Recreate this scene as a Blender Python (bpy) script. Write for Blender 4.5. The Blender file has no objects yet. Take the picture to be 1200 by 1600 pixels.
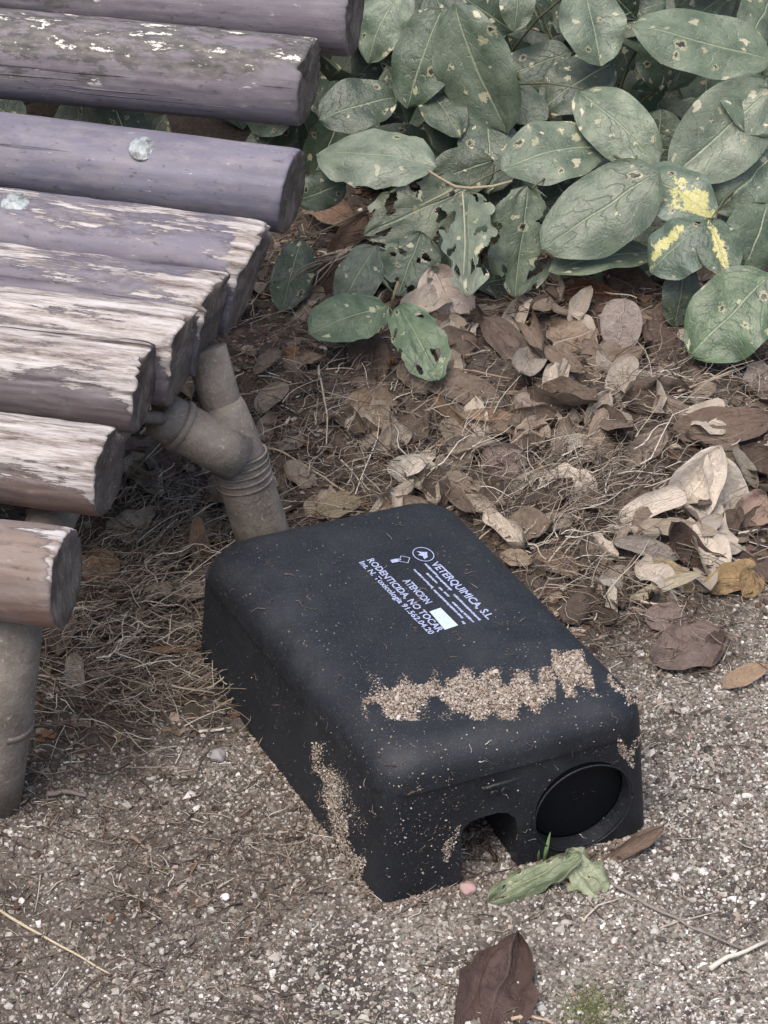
import bpy, bmesh, math, random
import numpy as np
from mathutils import Vector
from mathutils.bvhtree import BVHTree

# ------------------------------------------------------------------ camera, light, exposure
S = bpy.context.scene
COL = S.collection
PITCH = math.radians(34)
FPX = 3400.0                      # focal length in pixels of the 1200 x 1600 photograph
cd = bpy.data.cameras.new('camera')
cam = bpy.data.objects.new('camera', cd)
COL.objects.link(cam)
cam.location = (0, 0, 1)
cam.rotation_euler = (math.pi / 2 - PITCH, 0, 0)
cd.sensor_fit = 'VERTICAL'
cd.sensor_height = 24
cd.lens = 24 * FPX / 1600
cd.clip_start = 0.02
cd.clip_end = 200
S.camera = cam

SUN_EL, SUN_AZ = math.radians(67), math.radians(214)      # azimuth clockwise from +Y: high behind the camera, to its left
W = bpy.data.worlds.new('World')
S.world = W
W.use_nodes = True
wn = W.node_tree.nodes
wn.clear()
sky = wn.new('ShaderNodeTexSky')
sky.sky_type = 'NISHITA'
sky.sun_disc = False
sky.sun_elevation = SUN_EL
sky.sun_rotation = SUN_AZ
sky.dust_density = 5.0
sky.air_density = 1.0
sky.ozone_density = 1.0
bg = wn.new('ShaderNodeBackground')
bg.inputs['Strength'].default_value = 0.15
wo = wn.new('ShaderNodeOutputWorld')
W.node_tree.links.new(sky.outputs[0], bg.inputs[0])
W.node_tree.links.new(bg.outputs[0], wo.inputs[0])
ld = bpy.data.lights.new('sun', 'SUN')
ld.energy = 1.25
ld.angle = math.radians(38)
ld.color = (1, 0.96, 0.90)
sun = bpy.data.objects.new('sun', ld)
COL.objects.link(sun)
sd = Vector((math.sin(SUN_AZ) * math.cos(SUN_EL), math.cos(SUN_AZ) * math.cos(SUN_EL), math.sin(SUN_EL)))
sun.rotation_euler = sd.to_track_quat('Z', 'Y').to_euler()
S.view_settings.view_transform = 'Standard'
S.view_settings.look = 'None'
S.view_settings.exposure = 0.74
S.view_settings.gamma = 1

# ------------------------------------------------------------------ helpers
rng = np.random.default_rng(11)
random.seed(5)
CAMP = np.array([0, 0, 1.0])
CR = np.array([1.0, 0, 0])
CF = np.array([0, math.cos(PITCH), -math.sin(PITCH)])
CU = np.cross(CR, CF)


def ray(x, y):
    d = CF + CR * (x - 600) / FPX + CU * (800 - y) / FPX
    return d / np.linalg.norm(d)


def at(x, y, z=0.0):              # photo point -> place at height z
    d = ray(x, y)
    return CAMP + d * (z - 1) / d[2]


def at_y(x, y, Y):                # photo point -> place at distance Y
    d = ray(x, y)
    return CAMP + d * Y / d[1]


def nz(x, y, f, s=0):             # cheap smooth noise, about -1..1
    v = 0
    r = np.random.default_rng(s + 77)
    for i in range(7):
        a = r.uniform(0, 6.28)
        k = f * r.uniform(.6, 1.7)
        v = v + np.sin(k * (x * math.cos(a) + y * math.sin(a)) + r.uniform(0, 6.28))
    return v / 3.2


def bedmask(x, y):                # 0 = gravel path, 1 = planted bed with litter
    yb = 1.185 + (x + .18) * .30 + .03 * nz(x, y, 22, 1) + .012 * nz(x, y, 80, 2)
    t = np.clip((y - yb + .035) / .09, 0, 1)
    return t * t * (3 - 2 * t)


def gz(x, y):
    m = bedmask(x, y)
    return m * (.008 + .007 * nz(x, y, 30, 3) + .004 * nz(x, y, 90, 4)) + .0012 * nz(x, y, 60, 5) * (1 - m)


def dirtmask(x, y):               # 0 = clean pale gravel, 1 = gravel clogged with brown soil
    v = .42 - 2.0 * x + 1.3 * (y - 1.08) + .55 * nz(x, y, 17, 14) + .30 * nz(x, y, 55, 15)
    return np.clip(v, 0, 1)


def ground(px, py):
    z = 0.0
    for i in range(5):
        P = at(px, py, z)
        z = float(gz(P[0], P[1]))
    return at(px, py, z)


def mesh_np(name, V, F, col=None, vec=None, smooth=True):
    V = np.ascontiguousarray(V, dtype=np.float32)
    F = np.ascontiguousarray(F, dtype=np.int32)
    me = bpy.data.meshes.new(name)
    n, k = F.shape
    me.vertices.add(len(V))
    me.vertices.foreach_set('co', V.ravel())
    me.loops.add(n * k)
    me.loops.foreach_set('vertex_index', F.ravel())
    me.polygons.add(n)
    me.polygons.foreach_set('loop_start', np.arange(0, n * k, k, dtype=np.int32))
    me.polygons.foreach_set('loop_total', np.full(n, k, dtype=np.int32))
    me.polygons.foreach_set('use_smooth', np.full(n, smooth))
    me.update(calc_edges=True)
    if col is not None:
        c = np.ones((len(V), 4), np.float32)
        c[:, :3] = col
        me.attributes.new('col', 'FLOAT_COLOR', 'POINT').data.foreach_set('color', c.ravel())
    if vec is not None:
        me.attributes.new('lc', 'FLOAT_VECTOR', 'POINT').data.foreach_set('vector', np.ascontiguousarray(vec, dtype=np.float32).ravel())
    return me


def link(name, me, mat=None, parent=None):
    o = bpy.data.objects.new(name, me)
    COL.objects.link(o)
    if mat is not None:
        if len(me.materials) == 0:
            me.materials.append(mat)
    if parent is not None:
        o.parent = parent
    return o


def tag(o, label=None, cat=None, group=None, kind=None):
    if label: o['label'] = label
    if cat: o['category'] = cat
    if group: o['group'] = group
    if kind: o['kind'] = kind
    return o


def empty(name, loc, label, cat, group=None):
    o = bpy.data.objects.new(name, None)
    o.empty_display_size = .02
    o.location = loc
    COL.objects.link(o)
    return tag(o, label, cat, group)


# --- node helper
class N:
    def __init__(self, name):
        self.m = bpy.data.materials.new(name)
        self.m.use_nodes = True
        self.t = self.m.node_tree
        self.t.nodes.clear()
        self.out = self.t.nodes.new('ShaderNodeOutputMaterial')
        self.b = self.t.nodes.new('ShaderNodeBsdfPrincipled')
        self.t.links.new(self.b.outputs[0], self.out.inputs[0])

    def set(self, sock, v):
        if hasattr(v, 'is_output') or isinstance(v, bpy.types.NodeSocket):
            self.t.links.new(v, sock)
        elif isinstance(v, (tuple, list)) and len(v) == 3 and sock.type == 'RGBA':
            sock.default_value = (*v, 1)
        else:
            sock.default_value = v

    def p(self, **kw):
        for k, v in kw.items():
            self.set(self.b.inputs[k.replace('_', ' ')], v)
        return self

    def attr(self, name, out='Vector'):
        n = self.t.nodes.new('ShaderNodeAttribute')
        n.attribute_name = name
        return n.outputs[out]

    def pos(self):
        return self.t.nodes.new('ShaderNodeNewGeometry').outputs['Position']

    def noise(self, vec, scale, detail=4, rough=.55, out=0):
        n = self.t.nodes.new('ShaderNodeTexNoise')
        self.set(n.inputs['Vector'], vec)
        n.inputs['Scale'].default_value = scale
        n.inputs['Detail'].default_value = detail
        n.inputs['Roughness'].default_value = rough
        return n.outputs[out]

    def voro(self, vec, scale, feature='F1', out=0, rand=1, dim='3D'):
        n = self.t.nodes.new('ShaderNodeTexVoronoi')
        n.voronoi_dimensions = dim
        n.feature = feature
        self.set(n.inputs['Vector'], vec)
        n.inputs['Scale'].default_value = scale
        n.inputs['Randomness'].default_value = rand
        return n.outputs[out]

    def ramp(self, fac, stops):
        n = self.t.nodes.new('ShaderNodeValToRGB')
        self.set(n.inputs[0], fac)
        e = n.color_ramp.elements
        while len(e) < len(stops):
            e.new(.5)
        for i, (p, c) in enumerate(stops):
            e[i].position = p
            e[i].color = (*c, 1) if isinstance(c, tuple) else (c, c, c, 1)
        return n.outputs[0]

    def mix(self, fac, a, b, mode='MIX'):
        n = self.t.nodes.new('ShaderNodeMix')
        n.data_type = 'RGBA'
        n.blend_type = mode
        self.set(n.inputs[0], fac)
        self.set(n.inputs[6], a)
        self.set(n.inputs[7], b)
        return n.outputs[2]

    def math(self, op, a, b=0.0, c=0.0):
        n = self.t.nodes.new('ShaderNodeMath')
        n.operation = op
        self.set(n.inputs[0], a)
        self.set(n.inputs[1], b)
        self.set(n.inputs[2], c)
        return n.outputs[0]

    def vmul(self, v, s):
        n = self.t.nodes.new('ShaderNodeVectorMath')
        n.operation = 'MULTIPLY'
        self.set(n.inputs[0], v)
        n.inputs[1].default_value = s
        return n.outputs[0]

    def sep(self, v):
        n = self.t.nodes.new('ShaderNodeSeparateXYZ')
        self.set(n.inputs[0], v)
        return n.outputs

    def bump(self, h, strength=.5, dist=.002, normal=None):
        n = self.t.nodes.new('ShaderNodeBump')
        n.inputs['Strength'].default_value = strength
        n.inputs['Distance'].default_value = dist
        self.set(n.inputs['Height'], h)
        if normal is not None:
            self.set(n.inputs['Normal'], normal)
        self.t.links.new(n.outputs[0], self.b.inputs['Normal'])
        return n.outputs[0]

    def translucent(self, color, fac):
        t = self.t.nodes.new('ShaderNodeBsdfTranslucent')
        self.set(t.inputs[0], color)
        mx = self.t.nodes.new('ShaderNodeMixShader')
        mx.inputs[0].default_value = fac
        self.t.links.new(self.b.outputs[0], mx.inputs[1])
        self.t.links.new(t.outputs[0], mx.inputs[2])
        self.t.links.new(mx.outputs[0], self.out.inputs[0])


# ------------------------------------------------------------------ materials
def mat_soil():
    n = N('soil')
    P = n.pos()
    bed = n.attr('col', 'Fac')
    a = n.noise(P, 60, 6, .65)
    soil = n.ramp(a, [(.3, (.022, .018, .015)), (.5, (.054, .043, .035)), (.72, (.105, .086, .070))])
    v = n.voro(P, 420, out=1)
    grit = n.ramp(n.math('MULTIPLY', n.noise(P, 330, 3, .7), 1.0), [(.32, (.075, .062, .052)), (.5, (.19, .165, .14)), (.68, (.38, .34, .30))])
    big = n.noise(P, 9, 4, .6)
    grit = n.mix(n.ramp(big, [(.38, 1.0), (.55, 0.0)]), grit, (.06, .048, .040))
    c = n.mix(bed, grit, soil)
    c = n.mix(n.math('MULTIPLY', n.attr('dirt', 'Fac'), .75), c, n.ramp(n.noise(P, 240, 4, .7), [(.3, (.035, .026, .020)), (.6, (.085, .064, .049)), (.75, (.15, .118, .092))]))
    n.p(Base_Color=c, Roughness=.95)
    n.bump(n.noise(P, 260, 5, .7), .9, .003)
    return n.m


def mat_attr(name, rough=.85, var=.35, scale=500, spec=.3, trans=0):
    n = N(name)
    P = n.pos()
    c = n.attr('col', 'Color')
    k = n.noise(P, scale, 4, .65)
    lo = n.mix(1.0, c, (1 - var,) * 3, 'MULTIPLY')
    hi = n.mix(1.0, c, (1 + var * .6,) * 3, 'MULTIPLY')
    cc = n.mix(k, lo, hi)
    n.p(Base_Color=cc, Roughness=rough)
    n.b.inputs['Specular IOR Level'].default_value = spec
    n.bump(k, .5, .001)
    if trans:
        n.translucent(cc, trans)
    return n.m


def veins(n, uv, nlines=9.0, slope=.62):
    s = n.sep(uv)
    u, v = s[0], s[1]                                    # v runs -1..1 across the blade
    wob = n.math('MULTIPLY', n.math('SUBTRACT', n.noise(uv, 2.6, 3), .5), .42)
    av = n.math('ABSOLUTE', n.math('ADD', v, n.math('MULTIPLY', wob, .18)))
    mid = n.ramp(av, [(.014, 1.0), (.045, 0.0)])
    ph = n.math('MULTIPLY', n.math('SUBTRACT', n.math('ADD', u, wob), n.math('MULTIPLY', av, slope * .45)), nlines)
    ph = n.math('ADD', ph, n.math('MULTIPLY', n.math('SIGN', v), .21))
    fr = n.math('ABSOLUTE', n.math('SUBTRACT', n.math('FRACT', ph), .5))
    side = n.math('MULTIPLY', n.ramp(fr, [(.0, 1.0), (.085, 0.0)]), n.math('MULTIPLY_ADD', av, -.75, 1.0))
    # flat blade coordinates with true proportions, shifted per leaf
    w = n.t.nodes.new('ShaderNodeCombineXYZ')
    n.set(w.inputs[0], n.math('MULTIPLY_ADD', s[2], 7.3, u))
    n.set(w.inputs[1], n.math('MULTIPLY_ADD', s[2], 3.1, n.math('MULTIPLY', v, .29)))
    return mid, side, u, v, av, w.outputs[0]


def mat_green(name, base, light, spots=.5, yellow=None, dusty=.5):
    n = N(name)
    uv = n.attr('lc')
    mid, side, u, v, av, fl = veins(n, uv, 7.0)
    k = n.noise(fl, 5.5, 6, .68)
    c = n.mix(n.ramp(k, [(.36, 0.0), (.64, 1.0)]), tuple(x * .8 for x in base), light)
    fine = n.noise(fl, 70, 4, .75)
    film = n.math('MULTIPLY', n.ramp(fine, [(.46, 0.0), (.72, 1.0)]), n.ramp(n.noise(fl, 3.3, 4, .6), [(.35, .1), (.65, .75 * dusty)]))
    c = n.mix(film, c, (.285, .32, .265))
    wnz = n.t.nodes.new('ShaderNodeTexWhiteNoise')
    wnz.noise_dimensions = '1D'
    n.set(wnz.inputs['W'], n.sep(uv)[2])
    c = n.mix(1.0, c, n.ramp(wnz.outputs[0], [(0.0, (.55, .62, .52)), (.3, (.90, .98, .82)), (.55, (1.08, 1.02, .86)), (.8, (1.16, 1.16, 1.10)), (1.0, (1.42, 1.40, 1.30))]), 'MULTIPLY')
    c = n.mix(n.math('MULTIPLY', n.ramp(n.noise(fl, 22, 5, .7), [(.55, 0.0), (.7, .5)]), 1.0), c, tuple(x * .5 for x in base))
    c = n.mix(n.math('MULTIPLY', side, .10), c, (.19, .24, .17))
    c = n.mix(n.math('MULTIPLY', mid, .7), c, (.27, .31, .20))
    if yellow:
        # variegated patch: (u centre, u half width, v centre, v half width)
        uc, uw, vc, vw = yellow
        du = n.math('DIVIDE', n.math('SUBTRACT', u, uc), uw)
        dv = n.math('DIVIDE', n.math('SUBTRACT', v, vc), vw)
        dd = n.math('SQRT', n.math('ADD', n.math('MULTIPLY', du, du), n.math('MULTIPLY', dv, dv)))
        e = n.math('ADD', dd, n.math('MULTIPLY', n.math('SUBTRACT', n.noise(fl, 11, 5, .75), .5), 3.8))
        ye = n.mix(n.noise(fl, 16, 3), (.44, .40, .09), (.52, .50, .27))
        c = n.mix(n.ramp(e, [(.70, .95), (.92, 0.0)]), c, ye)
    # insect bites: pale scars with irregular outline, some eaten through with a pale rim
    wv = n.t.nodes.new('ShaderNodeVectorMath')
    wv.operation = 'ADD'
    n.t.links.new(fl, wv.inputs[0])
    n.t.links.new(n.vmul(n.noise(fl, 16, 4, .7, 1), (.14, .14, 0)), wv.inputs[1])
    wv = wv.outputs[0]
    d = n.voro(wv, 11, dim='2D')
    rnd = n.sep(n.voro(wv, 11, out=1, dim='2D'))
    sc = n.math('MULTIPLY', n.math('LESS_THAN', d, n.math('MULTIPLY', n.math('POWER', rnd[1], 1.6), .46)), n.math('LESS_THAN', rnd[0], .10 + .16 * spots))
    c = n.mix(n.math('MULTIPLY', sc, .8), c, n.mix(rnd[2], (.30, .29, .17), (.58, .54, .38)))
    d2 = n.voro(wv, 3.6, dim='2D')
    rn2 = n.sep(n.voro(wv, 3.6, out=1, dim='2D'))
    on = n.math('LESS_THAN', rn2[0], .22)
    c = n.mix(n.math('MULTIPLY', n.math('MULTIPLY', n.math('LESS_THAN', d2, n.math('MULTIPLY_ADD', rn2[1], .10, .085)), on), .55), c, (.40, .37, .22))
    c = n.mix(n.math('MULTIPLY', n.math('LESS_THAN', d2, n.math('MULTIPLY_ADD', rn2[1], .08, .035)), on), c, (.02, .018, .014))
    n.p(Base_Color=c, Roughness=n.math('MULTIPLY_ADD', n.noise(fl, 9, 4, .6), .42, .16))
    n.b.inputs['Specular IOR Level'].default_value = .55
    h = n.math('ADD', n.math('MULTIPLY', side, -.4), n.math('ADD', n.math('MULTIPLY', mid, -1.0), n.math('ADD', n.math('MULTIPLY', sc, -.5), n.math('MULTIPLY', k, 2.2))))
    n.bump(h, .6, .0016)
    n.translucent(c, .12)
    return n.m


def mat_dead():
    n = N('dead_leaf')
    uv = n.attr('lc')
    c0 = n.attr('col', 'Color')
    mid, side, u, v, av, fl = veins(n, uv, 7, .5)
    k = n.noise(fl, 6, 7, .72)
    lum = n.t.nodes.new('ShaderNodeRGBToBW')
    n.t.links.new(c0, lum.inputs[0])
    keep = n.math('MULTIPLY_ADD', lum.outputs[0], -1.0, 1.0)
    c = n.mix(n.math('MULTIPLY', n.ramp(k, [(.28, .9), (.62, 0.0)]), keep), c0, n.mix(1.0, c0, (.42, .36, .32), 'MULTIPLY'))
    c = n.mix(n.math('MULTIPLY', n.ramp(n.noise(fl, 26, 5, .72), [(.54, 0.0), (.70, .7)]), keep), c, n.mix(1.0, c0, (.36, .30, .26), 'MULTIPLY'))
    c = n.mix(n.math('MULTIPLY', mid, .45), c, n.mix(1.0, c0, (1.35, 1.3, 1.2), 'MULTIPLY'))
    c = n.mix(n.math('MULTIPLY', side, .13), c, n.mix(1.0, c0, (.5, .45, .42), 'MULTIPLY'))
    n.p(Base_Color=c, Roughness=.72)
    n.b.inputs['Specular IOR Level'].default_value = .3
    h = n.math('ADD', n.math('MULTIPLY', side, -.7), n.math('ADD', n.math('MULTIPLY', mid, .9), n.math('MULTIPLY', k, 4.5)))
    n.bump(h, .8, .0022)
    n.translucent(c, .15)
    return n.m


def mat_log(name, wear, lichen=0.0, brown=0.0, bias=0.0, blue=0.0):
    n = N(name)
    lc = n.attr('lc')
    s = n.sep(lc)
    en = n.attr('en', 'Fac')
    streak = n.noise(n.vmul(lc, (11, 120, 120)), 1.0, 8, .78)
    patch = n.noise(n.vmul(lc, (7, 30, 30)), 1.0, 9, .76)
    fine = n.noise(n.vmul(lc, (22, 330, 330)), 1.0, 4, .7)
    paint = n.mix(n.ramp(n.noise(n.vmul(lc, (7, 30, 30)), 1.0, 5, .65), [(.3, 0.0), (.7, 1.0)]),
                  (.116 + .04 * brown, .100 + .010 * brown + .008 * blue, .114 - .034 * brown + .026 * blue), (.180 + .05 * brown, .161 + .01 * brown + .012 * blue, .182 - .058 * brown + .036 * blue))
    paint = n.mix(n.ramp(fine, [(.58, 0.0), (.8, .4)]), paint, (.26, .23, .25))
    # weathering follows the upper, rained-on side of each log (its own shape, not the light)
    up = n.math('MULTIPLY', n.math('ADD', s[2], bias), 9.0)
    m = n.math('ADD', n.math('ADD', n.math('MULTIPLY', patch, .85), n.math('MULTIPLY', streak, .38)), n.math('ADD', up, wear - .5))
    m = n.math('ADD', m, n.ramp(en, [(.0, .30), (.006, .10), (.022, 0.0)]))
    m = n.math('SUBTRACT', m, .04)
    bare = n.ramp(m, [(.555, 0.0), (.585, 1.0)])
    wood = n.ramp(streak, [(.37, (.075, .055, .046)), (.44, (.25, .21, .188)), (.55, (.48, .44, .415)), (.72, (.69, .665, .645))])
    edge = n.ramp(m, [(.50, 0.0), (.545, 1.0), (.60, 0.0)])
    paint = n.mix(n.math('MULTIPLY', edge, .55), paint, (.045, .034, .034))
    if brown:
        low = n.ramp(n.math('MULTIPLY_ADD', s[2], -18.0, .42), [(.3, 0.0), (.8, 1.0)])
        paint = n.mix(n.math('MULTIPLY', low, brown), paint, (.185, .098, .068))
    # grime: greyish dust, dark mildew specks and worn-through flecks in the paint
    paint = n.mix(n.ramp(n.noise(n.vmul(lc, (26, 60, 60)), 1.0, 6, .7), [(.46, 0.0), (.66, .55)]), paint, (.235, .215, .215))
    paint = n.mix(n.ramp(n.noise(n.vmul(lc, (110, 240, 240)), 1.0, 4, .7), [(.60, 0.0), (.68, .6)]), paint, (.055, .042, .042))
    fl = n.math('MULTIPLY', n.ramp(n.noise(n.vmul(lc, (60, 210, 210)), 1.0, 5, .75), [(.64, 0.0), (.67, 1.0)]), n.ramp(patch, [(.42, 0.0), (.55, 1.0)]))
    paint = n.mix(fl, paint, (.44, .40, .38))
    c = n.mix(bare, paint, wood)
    if lichen:
        lw = n.t.nodes.new('ShaderNodeVectorMath')
        lw.operation = 'MULTIPLY'
        n.t.links.new(lc, lw.inputs[0])
        lw.inputs[1].default_value = (24, 60, 60)
        l1 = n.noise(lw.outputs[0], 1.0, 6, .75)
        zone = n.ramp(n.math('ADD', n.math('MULTIPLY', n.noise(n.vmul(lc, (6, 14, 14)), 1.0, 3), .7), n.math('MULTIPLY_ADD', s[2], 4.0, .12 * lichen)), [(.50, 0.0), (.56, 1.0)])
        dark = n.math('MULTIPLY', n.ramp(l1, [(.44, 0.0), (.50, 1.0)]), zone)
        c = n.mix(n.math('MULTIPLY', dark, .72), c, n.ramp(n.noise(lw.outputs[0], 2.7, 3), [(.4, (.032, .032, .025)), (.65, (.12, .118, .092))]))
        c = n.mix(n.math('MULTIPLY', n.ramp(l1, [(.585, 0.0), (.61, 1.0)]), zone), c, (.66, .62, .55))
    crack = n.ramp(n.noise(n.vmul(lc, (2.2, 120, 120)), 1.0, 3, .6), [(.30, 1.0), (.34, 0.0)])
    c = n.mix(n.math('MULTIPLY', crack, n.math('MULTIPLY_ADD', bare, .6, .3)), c, (.03, .022, .02))
    n.p(Base_Color=c, Roughness=n.math('MULTIPLY_ADD', bare, .22, .66))
    n.b.inputs['Specular IOR Level'].default_value = .4
    h = n.math('SUBTRACT', n.math('ADD', n.math('MULTIPLY', bare, -.55), n.math('MULTIPLY', streak, n.math('MULTIPLY_ADD', bare, 1.3, .25))), n.math('MULTIPLY', crack, 1.1))
    n.bump(h, .8, .0025)
    return n.m


def mat_logend():
    n = N('log_end_grain')
    lc = n.attr('lc')
    s = n.sep(lc)
    r = n.math('SQRT', n.math('ADD', n.math('MULTIPLY', s[1], s[1]), n.math('MULTIPLY', s[2], s[2])))
    wob = n.noise(n.vmul(lc, (1, 40, 40)), 1.0, 4)
    ring = n.noise(n.vmul(lc, (30, 260, 60)), 1.0, 5, .75)
    c = n.ramp(ring, [(.3, (.095, .072, .060)), (.5, (.19, .155, .132)), (.66, (.28, .24, .21)), (.8, (.44, .39, .35))])
    c = n.mix(n.ramp(wob, [(.42, .7), (.6, 0.0)]), c, (.060, .042, .036))
    c = n.mix(n.ramp(n.noise(n.vmul(lc, (200, 420, 420)), 1.0, 2), [(.66, 0.0), (.74, .8)]), c, (.42, .36, .32))
    n.p(Base_Color=c, Roughness=.9)
    n.bump(ring, .9, .003)
    return n.m


def mat_metal():
    n = N('dusty_tube')
    P = n.pos()
    k = n.noise(P, 45, 5, .65)
    c = n.ramp(k, [(.3, (.115, .095, .078)), (.55, (.195, .167, .140)), (.75, (.265, .232, .20))])
    c = n.mix(n.ramp(n.noise(P, 420, 3, .7), [(.56, 0.0), (.72, .7)]), c, (.32, .28, .24))
    c = n.mix(n.ramp(n.noise(P, 85, 6, .75), [(.58, 0.0), (.66, .75)]), c, (.10, .066, .046))
    c = n.mix(n.ramp(n.noise(P, 170, 5, .7), [(.62, 0.0), (.67, .7)]), c, (.42, .38, .33))
    n.p(Base_Color=c, Roughness=.8)
    n.bump(n.math('ADD', n.noise(P, 300, 5, .7), n.math('MULTIPLY', n.noise(P, 70, 4, .6), 1.5)), .6, .0014)
    return n.m


def mat_bolt():
    n = N('zinc_bolt')
    P = n.pos()
    k = n.noise(P, 160, 4, .6)
    c = n.ramp(k, [(.36, (.10, .098, .09)), (.50, (.25, .275, .28)), (.66, (.37, .41, .42))])
    n.p(Base_Color=c, Roughness=.6, Metallic=.4)
    n.bump(k, .3, .001)
    return n.m


def mat_plastic(name='black_plastic', base=(.0078, .0095, .0135), dust=1.0):
    n = N(name)
    P = n.pos()
    k = n.noise(P, 26, 5, .65)
    f = n.noise(P, 700, 3, .75)
    c = n.mix(n.ramp(k, [(.4, 0.0), (.75, .55 * dust)]), base, (.018, .0205, .025))
    c = n.mix(n.ramp(f, [(.56, 0.0), (.68, .34 * dust)]), c, (.12, .115, .105))
    c = n.mix(n.math('MULTIPLY', n.ramp(n.noise(P, 14, 5, .7), [(.48, 0.0), (.70, .22 * dust)]), 1.0), c, (.066, .070, .077))
    # sparse pale scratches and crumbs of dirt
    sp = n.voro(P, 210)
    g = n.ramp(n.noise(P, 38, 3), [(.50, 0.0), (.62, 1.0)])
    c = n.mix(n.math('MULTIPLY', n.ramp(sp, [(.09, .85), (.15, 0.0)]), n.math('MULTIPLY', g, dust)), c, (.22, .19, .155))
    n.p(Base_Color=c, Roughness=n.ramp(k, [(.3, .50), (.7, .68)]))
    n.b.inputs['Specular IOR Level'].default_value = .38 if dust > .5 else .10
    n.bump(n.math('ADD', n.math('MULTIPLY', f, .5), n.math('MULTIPLY', k, .6)), .4, .0010)
    return n.m


def mat_flat(name, c, rough=.6):
    n = N(name)
    k = n.noise(n.pos(), 900, 3, .7)
    n.p(Base_Color=n.mix(n.ramp(k, [(.35, .0), (.62, 1.0)]), tuple(x * .62 for x in c), c), Roughness=rough)
    return n.m


M = dict(soil=mat_soil(), stone=mat_attr('gravel_stone', .8, .4, 900), fibre=mat_attr('dry_fibre', .8, .3, 400, trans=.1),
         crumb=mat_attr('soil_crumb', .95, .45, 1200, .15), dead=mat_dead(), metal=mat_metal(), bolt=mat_bolt(),
         end=mat_logend(), plastic=mat_plastic(), plastic_in=mat_plastic('dark_plastic_inside', (.0060, .0066, .0082), .05),
         print=mat_flat('white_print', (.36, .41, .60)), sticker=mat_flat('pale_sticker', (.52, .62, .66)),
         twig=mat_attr('twig_bark', .85, .35, 300), pebble=mat_attr('pink_pebble', .8, .35, 250))
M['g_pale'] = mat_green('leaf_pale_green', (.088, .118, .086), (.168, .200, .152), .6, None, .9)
M['g_mid'] = mat_green('leaf_mid_green', (.056, .084, .058), (.118, .150, .108), .6, None, .6)
M['g_deep'] = mat_green('leaf_deep_green', (.040, .076, .040), (.090, .138, .078), .35, None, .5)
M['g_dark'] = mat_green('leaf_shade_green', (.034, .054, .038), (.074, .098, .072), .35, None, .5)  # darker copy of the leaf green; shade inside the bush put into its colour
M['g_yel'] = mat_green('leaf_variegated', (.060, .095, .075), (.115, .155, .115), .2, (.75, .30, .0, .6), .5)
M['g_yel2'] = mat_green('leaf_variegated_dark', (.045, .080, .065), (.095, .135, .105), .2, (.55, .45, -.35, .22), .4)
M['g_yel3'] = mat_green('leaf_variegated_centre', (.060, .095, .070), (.115, .155, .105), .2, (.48, .55, .0, .26), .5)
M['g_wilt'] = mat_green('leaf_wilted', (.165, .19, .118), (.27, .295, .20), .2, None, .5)

# ------------------------------------------------------------------ ground
xs = np.unique(np.concatenate([[-30, -12, -5, -2.5, -1.4, -1.0], np.arange(-.80, .80, .0065), [.8, 1.0, 1.4, 2.5, 5, 12, 30]]))
ys = np.unique(np.concatenate([[-30, -12, -5, -2, -.5, .2, .5], np.arange(.7, 2.9, .0075), [2.9, 3.2, 4, 6, 12, 30, 60]]))
X, Y = np.meshgrid(xs, ys)
Z = gz(X, Y)
nx, ny = len(xs), len(ys)
idx = np.arange(nx * ny).reshape(ny, nx)
Fq = np.stack([idx[:-1, :-1].ravel(), idx[:-1, 1:].ravel(), idx[1:, 1:].ravel(), idx[1:, :-1].ravel()], 1)
bm_ = bedmask(X, Y).ravel()
gme = mesh_np('ground', np.stack([X.ravel(), Y.ravel(), Z.ravel()], 1), Fq, np.repeat(bm_[:, None], 3, 1))
gme.attributes.new('dirt', 'FLOAT', 'POINT').data.foreach_set('value', dirtmask(X, Y).ravel().astype(np.float32))
tag(link('ground', gme, M['soil']), kind='structure')

# icosahedron
ph = (1 + 5 ** .5) / 2
ICO = np.array([(-1, ph, 0), (1, ph, 0), (-1, -ph, 0), (1, -ph, 0), (0, -1, ph), (0, 1, ph), (0, -1, -ph), (0, 1, -ph), (ph, 0, -1), (ph, 0, 1), (-ph, 0, -1), (-ph, 0, 1)], float)
ICO /= np.linalg.norm(ICO[0])
ICOF = np.array([(0, 11, 5), (0, 5, 1), (0, 1, 7), (0, 7, 10), (0, 10, 11), (1, 5, 9), (5, 11, 4), (11, 10, 2), (10, 7, 6), (7, 1, 8), (3, 9, 4), (3, 4, 2), (3, 2, 6), (3, 6, 8), (3, 8, 9), (4, 9, 5), (2, 4, 11), (6, 2, 10), (8, 6, 7), (9, 8, 1)])


def stones(P, R, C, jit=.22, flat=(.6, 1.0)):
    n = len(P)
    V = ICO[None] * (1 + rng.normal(0, jit, (n, 12, 1)))
    sc = rng.uniform(.65, 1.25, (n, 1, 3))
    sc[:, :, 2] *= rng.uniform(*flat, (n, 1))
    V = V * sc
    a = rng.uniform(0, 6.28, n)
    c, s = np.cos(a)[:, None], np.sin(a)[:, None]
    V = np.stack([V[..., 0] * c - V[..., 1] * s, V[..., 0] * s + V[..., 1] * c, V[..., 2]], -1)
    V = V * R[:, None, None] + P[:, None, :]
    F = (ICOF[None] + (np.arange(n) * 12)[:, None, None]).reshape(-1, 3)
    return V.reshape(-1, 3), F, np.repeat(C, 12, 0)


def pick(pal, n, jit=.15):
    pal = np.array(pal)
    w = pal[:, 3] / pal[:, 3].sum()
    k = rng.choice(len(pal), n, p=w)
    return np.clip(pal[k, :3] * rng.uniform(1 - jit, 1 + jit, (n, 1)) + rng.normal(0, .003, (n, 3)), .008, .9)


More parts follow.
